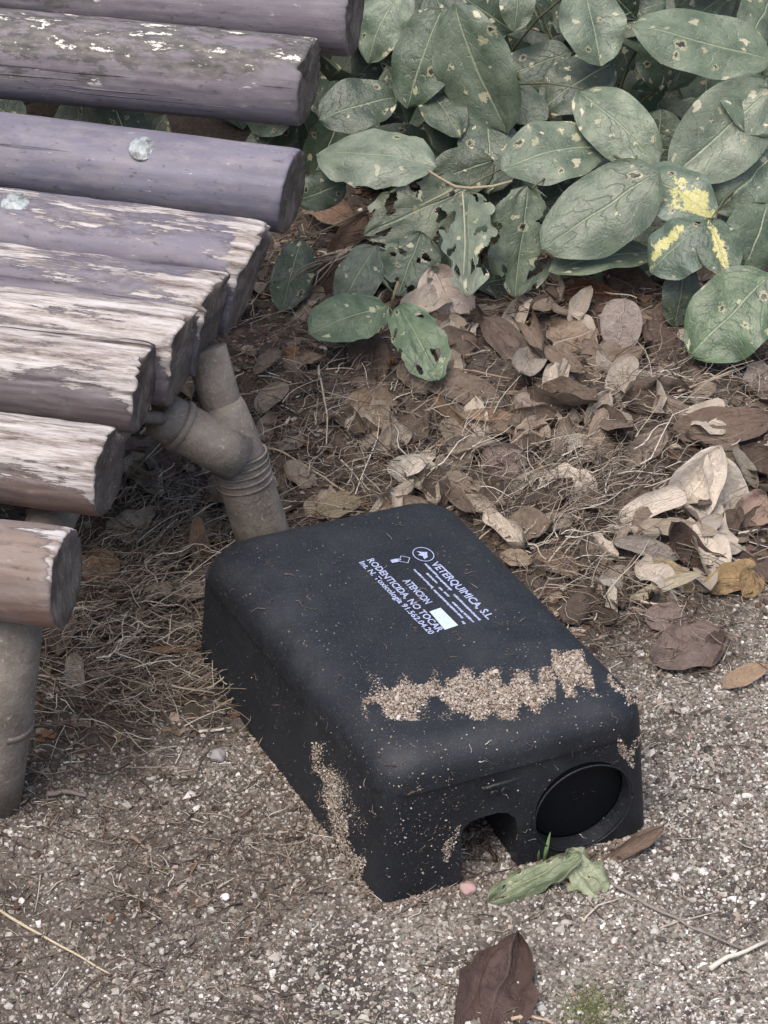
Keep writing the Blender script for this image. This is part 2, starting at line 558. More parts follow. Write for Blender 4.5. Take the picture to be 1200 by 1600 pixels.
GRAVEL = [(.27, .242, .208, 5), (.38, .35, .31, 4.5), (.54, .515, .475, 3), (.72, .70, .66, 1), (.165, .138, .118, 4), (.070, .060, .052, 3.5), (.21, .21, .17, 2), (.33, .25, .21, 1)]
n0 = 330000
gx, gy = rng.uniform(-.62, .66, n0), rng.uniform(.80, 1.52, n0)
keep = rng.uniform(0, 1, n0) > bedmask(gx, gy) * 1.06 - .03
keep &= (np.abs(gx) < .18 * gy + .11) | (rng.uniform(0, 1, n0) < .40)
dens = .5 + .5 * nz(gx, gy, 26, 8)
keep &= rng.uniform(0, 1, n0) < np.clip(.50 + dens * .9, .25, 1) * (1 - .45 * dirtmask(gx, gy))
gx, gy = gx[keep], gy[keep]
n1 = len(gx)
R = rng.lognormal(math.log(.00090), .42, n1).clip(.0005, .0032)
zz = gz(gx, gy) + R * rng.uniform(-.1, .5, n1)
gcol = pick(GRAVEL, n1)
cover = (dirtmask(gx, gy) * rng.uniform(.35, 1.0, n1))[:, None] * .62
gcol = gcol * (1 - cover) + np.array([.15, .118, .093]) * rng.uniform(.6, 1.4, (n1, 1)) * cover
V, F, C = stones(np.stack([gx, gy, zz], 1), R, gcol, .30, (.5, 1.0))
tag(link('gravel', mesh_np('gravel', V, F, C, smooth=False), M['stone']), 'fine pale gravel and grit covering the path around the black box', 'gravel', kind='stuff')


# ------------------------------------------------------------------ fibres and crumbs of the litter
def fibres(P, D, L, R, C, k=5, wig=.11, sag=None):
    """thin curved three-sided strands; P start, D direction"""
    n = len(P)
    D = D / np.linalg.norm(D, axis=1, keepdims=True)
    side = np.cross(D, [0, 0, 1.0])
    side /= np.linalg.norm(side, axis=1, keepdims=True) + 1e-9
    upv = np.cross(side, D)
    t = np.linspace(0, 1, k)[None, :, None]
    a = rng.normal(0, wig, (n, 1, 1))
    a2 = rng.normal(0, wig * .5, (n, 1, 1))
    b = np.abs(rng.normal(0, wig * .45, (n, 1, 1)))
    Lc = L[:, None, None]
    Q = P[:, None, :] + D[:, None, :] * Lc * t + side[:, None, :] * Lc * (a * t * t + a2 * np.sin(t * 6.3)) + upv[:, None, :] * Lc * b * (t * (1 - t) * 2)
    ang = np.array([0, 2.094, 4.189])
    taper = (1 - .6 * np.linspace(0, 1, k))[None, :, None, None]
    V = Q[:, :, None, :] + (np.cos(ang)[None, None, :, None] * side[:, None, None, :] + np.sin(ang)[None, None, :, None] * upv[:, None, None, :]) * R[:, None, None, None] * taper
    V = V.reshape(-1, 3)
    base = []
    for i in range(k - 1):
        for j in range(3):
            base.append((i * 3 + j, i * 3 + (j + 1) % 3, (i + 1) * 3 + (j + 1) % 3, (i + 1) * 3 + j))
    F = (np.array(base)[None] + (np.arange(n) * k * 3)[:, None, None]).reshape(-1, 4)
    return V, F, np.repeat(C, k * 3, 0)


def join(parts):
    Vs, Fs, Cs, o = [], [], [], 0
    for V, F, C in parts:
        Vs.append(V)
        Fs.append(F + o)
        Cs.append(C)
        o += len(V)
    return np.concatenate(Vs), np.concatenate(Fs), np.concatenate(Cs)


STRAW = [(.25, .205, .165, 4), (.42, .37, .31, 1.6), (.15, .118, .095, 5), (.075, .057, .047, 7), (.60, .56, .49, .7), (.21, .145, .105, 2)]


def litter(n, x0, x1, y0, y1, lm, rr, zlo, zhi, pal, bedpow=1.0, rise=.25, dirt=False):
    x, y = rng.uniform(x0, x1, n), rng.uniform(y0, y1, n)
    k = rng.uniform(0, 1, n) < bedmask(x, y) ** bedpow
    if dirt:
        k &= rng.uniform(0, 1, n) < .15 + .85 * dirtmask(x, y)
    x, y = x[k], y[k]
    n = len(x)
    a = rng.uniform(0, 6.28, n)
    D = np.stack([np.cos(a), np.sin(a), rng.normal(.02, rise, n)], 1)
    P = np.stack([x, y, gz(x, y) + rng.uniform(zlo, zhi, n)], 1)
    return fibres(P, D, rng.lognormal(math.log(lm), .45, n), rng.uniform(*rr, n) * rng.lognormal(0, .35, n), pick(pal, n, .25))


parts = [litter(14000, -.60, .62, 1.08, 2.0, .016, (.00025, .0007), -.001, .008, STRAW),
         litter(4200, -.60, .62, 1.08, 2.0, .034, (.0003, .0008), 0, .012, STRAW),
         litter(15000, -.42, .44, .85, 1.35, .011, (.0003, .0006), .0005, .0032, STRAW, 0.0, .1, True)]
# tangles of paler straw where the photo shows them: (px, py, spread m, count, heading deg)
for px, py, sp, cnt, hd in [(905, 745, .035, 420, 55), (860, 790, .03, 220, 40), (690, 690, .04, 240, 70), (1080, 600, .05, 260, 10), (250, 930, .05, 520, 20), (270, 1050, .04, 380, 30), (180, 960, .05, 420, 10), (290, 800, .05, 300, 50), (200, 1090, .05, 260, 170),
                            (520, 690, .05, 260, 80), (1080, 985, .035, 160, 150), (880, 905, .03, 130, 20), (640, 760, .03, 140, 160), (1010, 640, .03, 140, 30), (240, 830, .04, 300, 60)]:
    c0 = ground(px, py)
    x, y = c0[0] + rng.normal(0, sp, cnt), c0[1] + rng.normal(0, sp * 1.1, cnt)
    a = np.radians(hd) + rng.normal(0, .8, cnt)
    D = np.stack([np.cos(a), np.sin(a), rng.normal(.08, .25, cnt)], 1)
    parts.append(fibres(np.stack([x, y, gz(x, y) + rng.uniform(.001, .016, cnt)], 1), D, rng.lognormal(math.log(.028), .45, cnt), rng.uniform(.00025, .0006, cnt) * rng.lognormal(0, .3, cnt),
                        pick([(.33, .275, .21, 4), (.50, .45, .37, 1.6), (.19, .15, .12, 4), (.10, .08, .065, 2), (.62, .57, .49, .7)], cnt, .2), 6, .2))
V, F, C = join(parts)
tag(link('dry_grass_litter', mesh_np('dry_grass_litter', V, F, C), M['fibre']), 'tangled dry grass, roots and stalks strewn over the dark soil', 'dry litter', kind='stuff')

# crumbs: small flakes of broken leaf and bark in the bed
n0 = 31000
x, y = rng.uniform(-.62, .64, n0), rng.uniform(.86, 2.1, n0)
k = rng.uniform(0, 1, n0) < bedmask(x, y) * .95 + .05 + .45 * dirtmask(x, y) * (y < 1.35)
x, y = x[k], y[k]
n1 = len(x)
R = rng.lognormal(math.log(.0022), .5, n1).clip(.0007, .008) * np.where(bedmask(x, y) < .5, .42, 1.0)
CR_ = pick([(.11, .078, .058, 6), (.065, .045, .034, 6), (.19, .145, .11, 3), (.30, .245, .19, 1.4), (.42, .37, .31, .5), (.16, .09, .055, 1.5)], n1, .25)
V, F, C = stones(np.stack([x, y, gz(x, y) + R * .3], 1), R, CR_, .3, (.15, .5))
tag(link('leaf_mould', mesh_np('leaf_mould', V, F, C, smooth=False), M['crumb']), 'dark crumbled leaf mould and bark flakes covering the planted bed', 'leaf mould', kind='stuff')


# ------------------------------------------------------------------ leaves
def leaf_mesh(L, Wd, curlx=0.0, curly=0.0, fold=0.0, crumple=0.0, seed=0, nu=16, nv=9, tip=.8, base=.62, chew=0.0, wave=0.0, col=(.3, .2, .1), ring=False, notch=0.0):
    r = np.random.default_rng(seed + 1000)
    u = np.linspace(0, 1, nu)
    v = np.linspace(-1, 1, nv)
    U, Vv = np.meshgrid(u, v, indexing='ij')
    um = base / (base + tip)
    prof = (U ** base) * ((1 - U) ** tip) / ((um ** base) * ((1 - um) ** tip))
    prof = np.maximum(prof, .012)
    ph1, ph2 = r.uniform(0, 6.28, 2)
    edge = 1 + notch * (np.sin(U * 17 + ph1) * .5 + np.sin(U * 31 + ph2) * .5) * (np.abs(Vv) > .9)
    xx = U * L
    yy = Vv * prof * Wd / 2 * edge * (1 + .05 * np.sin(U * 3 + ph1) * np.sign(Vv))
    zz = fold * np.abs(yy)
    q = nz(U * 1.0 + ph1, Vv * .8 + ph2, 5.5, seed % 97)
    q2 = nz(U + ph2, Vv + ph1, 12, (seed + 5) % 97)
    zz = zz + crumple * Wd * (.16 * q + .06 * q2)
    zz = zz + crumple * Wd * .10 * (np.abs(np.sin(U * 8 + Vv * r.uniform(-2, 2) + ph1)) - .5) * (.3 + np.abs(Vv))
    yy = yy + crumple * Wd * .05 * q2 * prof
    zz = zz + wave * Wd * .09 * np.abs(Vv) ** 2 * np.sin(U * 15 + ph1 + np.sign(Vv))
    if abs(curly) > .01:                      # roll across the blade
        cy = curly * (1 + .3 * np.sin(U * 4 + ph2))
        Rr = Wd / 2 / cy
        zz = zz * .6 + Rr * (1 - np.cos(yy / Rr))
        yy = Rr * np.sin(yy / Rr)
    if abs(curlx) > .01:                      # bend along the blade
        Rx = L / curlx
        th = (xx - L / 2) / Rx
        xx = L / 2 + (Rx - zz) * np.sin(th)
        zz = Rx - (Rx - zz) * np.cos(th)
    V = np.stack([xx - L / 2, yy, zz], -1).reshape(-1, 3)
    V[:, 2] -= np.median(V[:, 2])
    lc = np.stack([U, Vv, np.full_like(U, (seed * .731) % 40)], -1).reshape(-1, 3)
    I = np.arange(nu * nv).reshape(nu, nv)
    F = np.stack([I[:-1, :-1], I[1:, :-1], I[1:, 1:], I[:-1, 1:]], -1).reshape(-1, 4)
    if chew > 0:
        cu, cv = (U[:-1, :-1] + .5 / nu).ravel(), (Vv[:-1, :-1] + 1 / nv).ravel()
        g = nz(cu + seed, cv * .3 + seed * .3, 17, seed % 53) + .5 * nz(cu, cv * .3, 41, seed % 31) + .6 * np.abs(cv) + .5 * cu - .55
        F = F[(g < 1.35 - chew) | (np.abs(cv) < .16)]
    return V, F, lc


def frame(theta, nrm):
    """axes of a leaf whose long axis shows at angle theta in the picture and whose face points along nrm"""
    nrm = np.array(nrm, float)
    nrm /= np.linalg.norm(nrm)
    a = math.cos(theta) * CR + math.sin(theta) * CU
    k = -(a @ nrm) / (CF @ nrm)
    A = a + CF * np.clip(k, -2.2, 2.2)
    ln = np.linalg.norm(A)
    A = A / ln
    A -= nrm * (A @ nrm)
    A /= np.linalg.norm(A)
    B = np.cross(nrm, A)
    return A, B, nrm, min(ln, 2.2)


def put_leaf(name, px, py, Lpx, Wpx, deg, pos, nrm, mat, parent=None, ploc=(0, 0, 0), col=(.3, .2, .1), lift=0.0, rest=None, petiole=0.0, **kw):
    dist = np.linalg.norm(pos - CAMP)
    A, B, Nn, ln = frame(math.radians(deg), nrm)
    bproj = np.hypot(B @ CR, B @ CU)
    L = Lpx / FPX * dist * ln
    Wd = Wpx / FPX * dist / max(bproj, .45)
    V, F, lc = leaf_mesh(L, Wd, **kw)
    Wv = pos + V[:, :1] * A + V[:, 1:2] * B + V[:, 2:3] * Nn + Nn * lift
    if rest is not None:                      # nothing sinks far into the soil
        g = gz(Wv[:, 0], Wv[:, 1])
        low = np.percentile(Wv[:, 2] - g, 12)
        Wv[:, 2] += rest - low
        Wv[:, 2] = np.maximum(Wv[:, 2], g + .0004)
    c = np.tile(np.array(col), (len(Wv), 1))
    loc = Wv.mean(0) if parent is None else np.array(ploc)
    me = mesh_np(name, Wv - loc, F, c, lc)
    o = link(name, me, mat, parent)
    if parent is None:
        o.location = loc
    return o


CREAM, BEIGE, TAN, OCHRE, ORANGE = (.78, .69, .58), (.46, .39, .32), (.34, .255, .185), (.46, .33, .17), (.36, .205, .115)
BROWN, DARK, GREY, MAUVE, RUST = (.18, .125, .092), (.095, .062, .048), (.36, .325, .27), (.30, .22, .195), (.21, .095, .05)
UPN = (0, 0, 1.0)
# px, py, length, width, angle, colour, normal, kwargs, label
HERO = [
    (1088, 762, 135, 80, 62, CREAM, (-.25, -.95, .35), dict(curly=.9, crumple=.5, fold=.3, tip=.7), 'large cream dead leaf standing upright and folded like a tent at the right'),
    (1132, 765, 120, 62, 118, CREAM, (.45, -.85, .4), dict(curly=.7, crumple=.5, fold=.25, tip=.6), 'cream dead leaf leaning against the upright tent-shaped leaf, pointing up left'),
    (1020, 792, 108, 46, 22, CREAM, (-.1, -.55, .8), dict(curly=1.1, crumple=.35, tip=.35, base=.45), 'smooth cream rolled leaf left of the tent-shaped leaf'),
    (888, 758, 88, 48, -14, CREAM, (0, -.3, 1), dict(curly=.7, crumple=.7, tip=.4, base=.45), 'cream crumpled leaf lying in the pale straw tangle'),
    (700, 466, 108, 78, -62, (.74, .62, .54), (-.1, -.9, .5), dict(curly=.5, crumple=.7, fold=.3), 'large pale pinkish dead leaf caught under the chewed green leaf'),
    (648, 738, 82, 50, -24, (.50, .47, .40), (0, -.1, 1), dict(curly=.35, crumple=.25, tip=.6), 'flat oval greyish leaf just behind the black box'),
    (971, 506, 78, 60, 82, (.40, .34, .30), (0, -.8, .6), dict(curly=.5, crumple=.35, tip=.4, base=.4), 'rounded taupe leaf standing in the litter below the bush'),
    (893, 536, 82, 58, -42, (.36, .28, .21), (0, -.4, .9), dict(curly=1.0, crumple=1.0, tip=.5), 'wrinkled tan curled leaf left of the rounded taupe leaf'),
    (815, 560, 175, 52, -50, (.17, .13, .105), (0, -.5, .9), dict(curly=.8, crumple=1.1, wave=1.5), 'long dark crinkled leaf running down from the chewed bush leaves'),
    (960, 568, 110, 34, 27, (.33, .26, .20), (0, -.5, .9), dict(curly=.9, crumple=.3), 'narrow tan folded leaf below the rounded taupe leaf'),
    (580, 630, 84, 42, 8, (.37, .28, .20), (0, -.4, .9), dict(curly=1.0, crumple=.8), 'tan curled leaf on the soil right of the bench post'),
    (725, 612, 125, 52, -22, (.26, .205, .165), (0, -.5, .9), dict(curly=.7, crumple=.4), 'taupe leaf shaped like a ridge below the low green sprig'),
    (716, 662, 112, 28, -50, (.29, .195, .13), (-.3, -.5, .8), dict(curly=1.4, curlx=.5, crumple=.3), 'orange brown rolled leaf curving down behind the black box'),
    (765, 652, 92, 24, -4, (.42, .29, .19), (0, -.5, .9), dict(curly=1.2, crumple=.3), 'thin orange tan rolled leaf lying level below the taupe ridge leaf'),
    (830, 690, 82, 56, 68, (.43, .34, .265), (0, -.6, .8), dict(curly=.6, crumple=.8), 'pale tan veined leaf standing up in the middle of the litter'),
    (785, 722, 74, 58, 30, (.30, .235, .21), (0, -.5, .9), dict(curly=.6, crumple=.9), 'mauve brown crumpled leaf beside the pale tan veined leaf'),
    (886, 697, 54, 28, 20, (.60, .54, .47), (0, -.4, .9), dict(curly=1.0, crumple=.6), 'small whitish curled leaf above the cream leaf in the straw'),
    (957, 657, 62, 27, -3, (.52, .47, .39), (0, -.3, 1), dict(curly=.8, crumple=.7), 'small whitish shredded leaf in the middle right of the litter'),
    (1130, 665, 155, 56, 6, (.21, .155, .12), (0, -.45, .9), dict(curly=.35, crumple=.4), 'broad brown leaf lying flat above the tent-shaped leaf'),
    (1145, 905, 92, 46, 18, OCHRE, (0, -.5, .9), dict(curly=.7, crumple=.5, tip=.4), 'yellow ochre leaf at the right beside the dark curled ring leaf'),
    (1172, 912, 44, 40, 70, (.42, .29, .15), (.3, -.6, .8), dict(curly=.8, crumple=.4, tip=.4), 'short ochre leaf tip bent down right of the yellow ochre leaf'),
    (1092, 868, 150, 46, -40, (.105, .072, .058), (.1, -.4, .9), dict(curlx=2.6, curly=.9, crumple=.7, tip=.4, base=.4), 'dark brown leaf curled into a ring beside the ochre leaf'),
    (1040, 916, 118, 20, 20, (.60, .53, .38), (0, -.4, .9), dict(curly=.8, crumple=.2), 'pale yellow blade-shaped leaf pointing left below the dark curled ring'),
    (1052, 900, 76, 34, -38, (.46, .36, .21), (0, -.4, .9), dict(curly=.6, crumple=.3), 'pointed straw yellow leaf just above the pale blade-shaped leaf'),
    (1062, 826, 120, 26, -6, (.50, .42, .33), (0, -.5, .9), dict(curly=.8, crumple=.4), 'long beige leaf lying under the tent-shaped leaf'),
    (1010, 858, 100, 30, -14, (.36, .32, .28), (0, -.5, .9), dict(curly=1.0, crumple=.4), 'grey beige rolled leaf below the smooth cream rolled leaf'),
    (1078, 1012, 122, 62, 18, (.24, .185, .16), (0, -.2, 1), dict(curly=.4, crumple=.6), 'grey brown leaf lying where the litter meets the gravel'),
    (1040, 968, 66, 42, -10, (.33, .26, .23), (0, -.4, .9), dict(curly=.5, crumple=.5, tip=.4), 'rosy taupe rounded leaf above the grey brown leaf at the gravel'),
    (1165, 1056, 76, 26, 24, (.50, .36, .25), (0, -.4, .9), dict(curly=.7, crumple=.4), 'small salmon coloured leaf on the gravel at the right edge'),
    (780, 1545, 158, 110, 66, (.118, .078, .067), (.1, -.2, 1), dict(curly=.5, crumple=.8, tip=.8, base=.5, notch=.09, nu=30, nv=18), 'dark brown veined leaf lying alone on the gravel at the bottom'),
    (985, 1325, 118, 30, 30, (.27, .195, .15), (0, -.6, .8), dict(curly=1.3, crumple=.6), 'brown twisted leaf beside the round hole of the black box'),
    (118, 1058, 72, 34, -78, (.38, .34, .27), (0, -.3, 1), dict(curly=.9, crumple=.5), 'small greyish leaf right of the front bench leg'),
    (158, 888, 64, 56, -60, (.42, .27, .16), (0, -.4, .9), dict(curly=.6, crumple=.6), 'orange tan leaf beside the lowest bench log'),
    (313, 852, 92, 28, 96, (.30, .215, .15), (0, -.9, .4), dict(curly=1.0, crumple=.3), 'upright narrow tan leaf by the back corner of the black box'),
    (266, 1016, 78, 13, 2, (.38, .235, .13), (0, -.3, 1), dict(curly=1.0, crumple=.4), 'thin orange leaf sliver on the soil left of the black box'),
    (232, 722, 112, 64, -22, (.26, .185, .16), (0, -.5, .9), dict(curly=.6, crumple=.6, notch=.2), 'pinkish brown leaf with bites under the bench elbow tube'),
    (425, 620, 62, 34, 42, (.40, .33, .26), (0, -.5, .9), dict(curly=1.2, crumple=.5), 'beige curled leaf right of the narrow bench tube'),
    (558, 666, 38, 30, 10, (.56, .52, .46), (0, -.4, .9), dict(curly=.6, crumple=.7), 'tiny whitish leaf scrap below the tan curled leaf'),
    (515, 325, 84, 46, -28, (.35, .235, .165), (-.2, -.8, .6), dict(curly=.5, crumple=.4), 'tan leaf just behind the end of the bolted bench log'),
    (545, 372, 92, 46, 52, (.30, .205, .14), (0, -.6, .8), dict(curly=1.2, crumple=.8), 'torn brown leaf with frayed edge right of the bench logs'),
    (498, 447, 140, 54, 50, (.105, .076, .062), (.2, -.6, .8), dict(curly=.7, crumple=.5), 'long dark brown leaf leaning up under the low green sprig'),
    (578, 556, 86, 56, -70, (.16, .12, .098), (0, -.7, .7), dict(curly=.4, crumple=.4), 'dark brown leaf hanging between the two low green sprig leaves'),
    (642, 586, 46, 36, -60, (.45, .36, .28), (0, -.5, .9), dict(curly=.6, crumple=.5), 'pale tan leaf tip poking out below the low green sprig'),
    (912, 458, 105, 40, -6, RUST, (0, -.7, .7), dict(curly=.8, crumple=.6), 'rusty red brown leaf in the shade under the bush'),
    (1182, 800, 62, 60, 60, (.44, .325, .265), (.2, -.6, .8), dict(curly=.6, crumple=.8), 'salmon pink crumpled leaf at the right edge beside the tent-shaped leaf'),
    (530, 790, 74, 36, 18, (.33, .28, .19), (0, -.4, .9), dict(curly=.6, crumple=.5), 'olive tan leaf touching the back edge of the black box'),
    (1165, 730, 70, 22, -62, (.37, .33, .27), (.2, -.6, .8), dict(curly=1.0, crumple=.5), 'thin grey leaf hanging at right of the tent-shaped leaf'),
    (985, 445, 84, 50, -20, (.15, .10, .075), (0, -.7, .7), dict(curly=.7, crumple=.7), 'dark crumpled leaf beside the rusty leaf under the bush'),
    (1035, 540, 90, 44, -62, (.15, .11, .088), (0, -.6, .8), dict(curly=.8, crumple=.7), 'dark brown leaf between the taupe leaf and the lowest bush leaf'),
    (700, 540, 92, 50, 12, (.19, .145, .115), (0, -.6, .8), dict(curly=.6, crumple=.6), 'brown leaf lying behind the lower sprig leaf'),
    (1185, 590, 52, 44, 70, (.36, .31, .27), (0, -.7, .7), dict(curly=.6, crumple=.5), 'grey scrap of leaf at the right edge below the lowest bush leaf'),
    (1175, 650, 60, 30, 30, (.33, .255, .21), (0, -.5, .9), dict(curly=.8, crumple=.6), 'rosy tan leaf overlapping the broad brown leaf at the right edge'),
    (1130, 860, 60, 24, 8, (.62, .56, .47), (0, -.4, .9), dict(curly=.9, crumple=.5), 'small white leaf curl behind the ochre leaf'),
    (870, 880, 70, 34, -24, (.30, .22, .165), (0, -.4, .9), dict(curly=.6, crumple=.7), 'tan brown leaf just beyond the right edge of the black box'),
    (806, 872, 50, 26, -14, (.43, .34, .25), (0, -.4, .9), dict(curly=.7, crumple=.6), 'small tan leaf touching the right back edge of the black box'),
    (615, 690, 64, 40, 35, (.46, .40, .33), (-.1, -.6, .8), dict(curly=1.0, crumple=.7), 'greyish beige curled leaf between the straw and the bench post'),
    (840, 640, 80, 44, -30, (.40, .33, .27), (.1, -.6, .8), dict(curly=-.9, crumple=.7), 'beige leaf arched over the litter left of the whitish shredded leaf'),
    (1010, 700, 84, 40, 40, (.34, .275, .225), (0, -.6, .8), dict(curly=1.0, crumple=.8), 'taupe cupped leaf above the smooth cream rolled leaf'),
    (745, 790, 62, 30, -20, (.50, .43, .35), (0, -.5, .9), dict(curly=.9, crumple=.6), 'pale leaf fragment behind the back right corner of the black box'),
    (935, 640, 66, 34, 60, (.48, .41, .34), (0, -.7, .7), dict(curly=.9, crumple=.6), 'beige leaf standing on edge in the middle right of the litter'),
    (470, 740, 58, 34, -40, (.44, .37, .30), (0, -.5, .9), dict(curly=-.9, crumple=.6), 'beige leaf on the soil just right of the bench post'),
    (1095, 830, 84, 30, 34, (.56, .49, .42), (.1, -.6, .8), dict(curly=1.1, crumple=.5), 'pale rolled leaf poking out below the tent-shaped leaf'),
    (1060, 640, 74, 38, 150, (.33, .26, .21), (0, -.6, .8), dict(curly=-.8, crumple=.8), 'tan leaf overlapping the left end of the broad brown leaf'),
    (860, 820, 72, 36, 18, (.40, .335, .27), (0, -.5, .9), dict(curly=1.0, crumple=.7), 'tan cupped leaf below the cream leaf in the straw'),
    (960, 905, 60, 34, 40, (.42, .36, .30), (0, -.5, .9), dict(curly=.8, crumple=.7), 'greyish tan leaf right of the box lid beside the gravel'),
    (930, 560, 70, 36, 120, (.30, .235, .185), (0, -.7, .7), dict(curly=1.1, crumple=.6), 'brown rolled leaf between the wrinkled and the rounded taupe leaves'),
    (1110, 1015, 76, 28, 60, (.13, .092, .075), (0, -.3, 1), dict(curly=.5, crumple=.8), 'dark scrap of leaf on top of the grey brown leaf'),
]
for i, (px, py, L, Wp, dg, col, nr, kw, lab) in enumerate(HERO):
    upright = nr[1] < -.78
    pos = ground(px, py)
    if py < 1100:
        pos = at(px, py, float(gz(pos[0], pos[1])) + (.020 if upright else .009))
    else:
        pos = at(px, py, .006)
    o = put_leaf('dead_leaf', px, py, L * 1.05, Wp * 1.12, dg, pos, nr, M['dead'], col=col, seed=i * 7 + 3, **({'tip': .62, 'base': .55, 'nu': 22, 'nv': 13} | kw | {'crumple': kw.get('crumple', .4) * 1.3}))
    tag(o, lab, 'dead leaf', 'single dead leaves lying on the ground')

# smaller leaves of the litter, told apart only by their tone and by what they lie next to
def zone(px, py):
    if px < 345: return 'under the bench logs'
    if px < 480: return 'between the bench post and the low sprig'
    if py < 560 and px > 690: return 'in the shade below the bush leaves'
    if py < 600 and px <= 690: return 'around the low green sprig'
    if px < 700: return 'behind the back edge of the black box'
    if px < 950 and py < 800: return 'in the straw beyond the black box'
    if px < 950: return 'along the right side of the black box'
    if py < 720: return 'around the broad brown leaf at the right'
    return 'around the tent-shaped cream leaf'


GEN = [((.15, .115, .09), 'dark brown', 58), ((.26, .205, .16), 'dull brown', 58), ((.38, .315, .25), 'tan', 52), ((.58, .51, .425), 'pale beige', 56)]
s_ = 500
for col, tone, cnt in GEN:
    made = 0
    while made < cnt:
        px, py = random.uniform(-40, 1240), random.uniform(430, 1010)
        P = ground(px, py)
        if bedmask(P[0], P[1]) < .55 or (px < 165 and py < 985) or (px < 330 and py < 560) or (330 < px < 960 and py > 830 and px < 700 + (py - 785) * .9 and py > 880 - (px - 330) * .25):
            continue
        s_ += 1
        nr = np.array([random.gauss(0, .35), -.25 + random.gauss(0, .35), 1])
        P[2] += random.uniform(.003, .013)
        sz = random.uniform(36, 104)
        o = put_leaf('dead_leaf', px, py, sz, sz * random.uniform(.35, .7), random.uniform(0, 360), P, nr, M['dead'], col=tuple(np.array(col) * random.uniform(.7, 1.35)), seed=s_,
                     nu=11, nv=7, curly=random.choice([-1, 1, 1]) * random.uniform(.5, 1.7), curlx=random.uniform(-1.0, 1.2), crumple=random.uniform(.7, 1.9), tip=random.uniform(.4, .8), base=random.uniform(.4, .65))
        z_ = zone(px, py)
        tag(o, 'small ' + tone + ' dead leaf ' + z_, 'dead leaf', 'small ' + tone + ' dead leaves ' + z_)
        made += 1

# the pale green wilted leaf at the hole
WL = [(836, 1372, 160, 50, 27, (-.1, -.5, .9), dict(curly=-1.1, crumple=.9, tip=.4, base=.4, notch=.25, nu=64, nv=34, chew=.25)), (914, 1362, 88, 60, -50, (.25, -.6, .8), dict(curly=-.7, crumple=1.2, tip=.3, base=.5, notch=.3, nu=22, nv=14))]
wr = empty('wilted_leaf', ground(850, 1385), 'crumpled pale green wilted leaf on the gravel before the round hole', 'wilted leaf')
for i, (px, py, L, Wp, dg, nr, kw) in enumerate(WL):
    P = at(px, py, .010)
    put_leaf('blade', px, py, L, Wp, dg, P, nr, M['g_wilt'], wr, np.array(wr.location), seed=900 + i, **kw)


# ------------------------------------------------------------------ the bush
def tube(pts, rad, n=10, cap=True, seed=0, rough=0.0):
    pts = [np.array(p, float) for p in pts]
    m = len(pts)
    if np.isscalar(rad):
        rad = [rad] * m
    V, Fq = [], []
    ref = None
    for i in range(m):
        d = pts[min(i + 1, m - 1)] - pts[max(i - 1, 0)]
        d = d / (np.linalg.norm(d) + 1e-12)
        if ref is None:
            ref = np.cross(d, [.3, .2, 1])
        ref = ref - d * (ref @ d)
        ref /= np.linalg.norm(ref)
        b = np.cross(d, ref)
        for j in range(n):
            a = 6.28318 * j / n
            V.append(pts[i] + (math.cos(a) * ref + math.sin(a) * b) * rad[i])
    for i in range(m - 1):
        for j in range(n):
            Fq.append((i * n + j, i * n + (j + 1) % n, (i + 1) * n + (j + 1) % n, (i + 1) * n + j))
    V = np.array(V)
    Fq = np.array(Fq)
    if cap:
        c0, c1 = len(V), len(V) + 1
        V = np.vstack([V, pts[0], pts[-1]])
        ex = [(c0, (j + 1) % n, j, c0) for j in range(n)]
        ex += [(c1, (m - 1) * n + j, (m - 1) * n + (j + 1) % n, c1) for j in range(n)]
        tri = np.array([e[:3] for e in ex])
        return V, Fq, tri
    return V, Fq, None


def tube_obj(name, pts, rad, mat, parent=None, ploc=(0, 0, 0), n=10, col=(.3, .25, .2)):
    V, Fq, tri = tube(pts, rad, n)
    me = bpy.data.meshes.new(name)
    me.from_pydata((V - np.array(ploc)).tolist(), [], Fq.tolist() + ([] if tri is None else tri.tolist()))
    me.polygons.foreach_set('use_smooth', [True] * len(me.polygons))
    a = me.attributes.new('col', 'FLOAT_COLOR', 'POINT')
    a.data.foreach_set('color', np.tile([*col, 1.0], len(V)).astype(np.float32))
    return link(name, me, mat, parent)


def bezier(a, b, c, n=8):
    a, b, c = map(np.array, (a, b, c))
    return [(1 - t) ** 2 * a + 2 * t * (1 - t) * b + t * t * c for t in np.linspace(0, 1, n)]


def bushY(px, py):
    return 1.76 + (480 - py) / 480 * .34


TOC = np.array([0, -.75, .75])
bl = np.array([.22, 1.98, 0.0])
bush = empty('leafy_shrub', bl, 'broad-leaved green shrub with dusty, insect-bitten leaves above the litter', 'shrub')
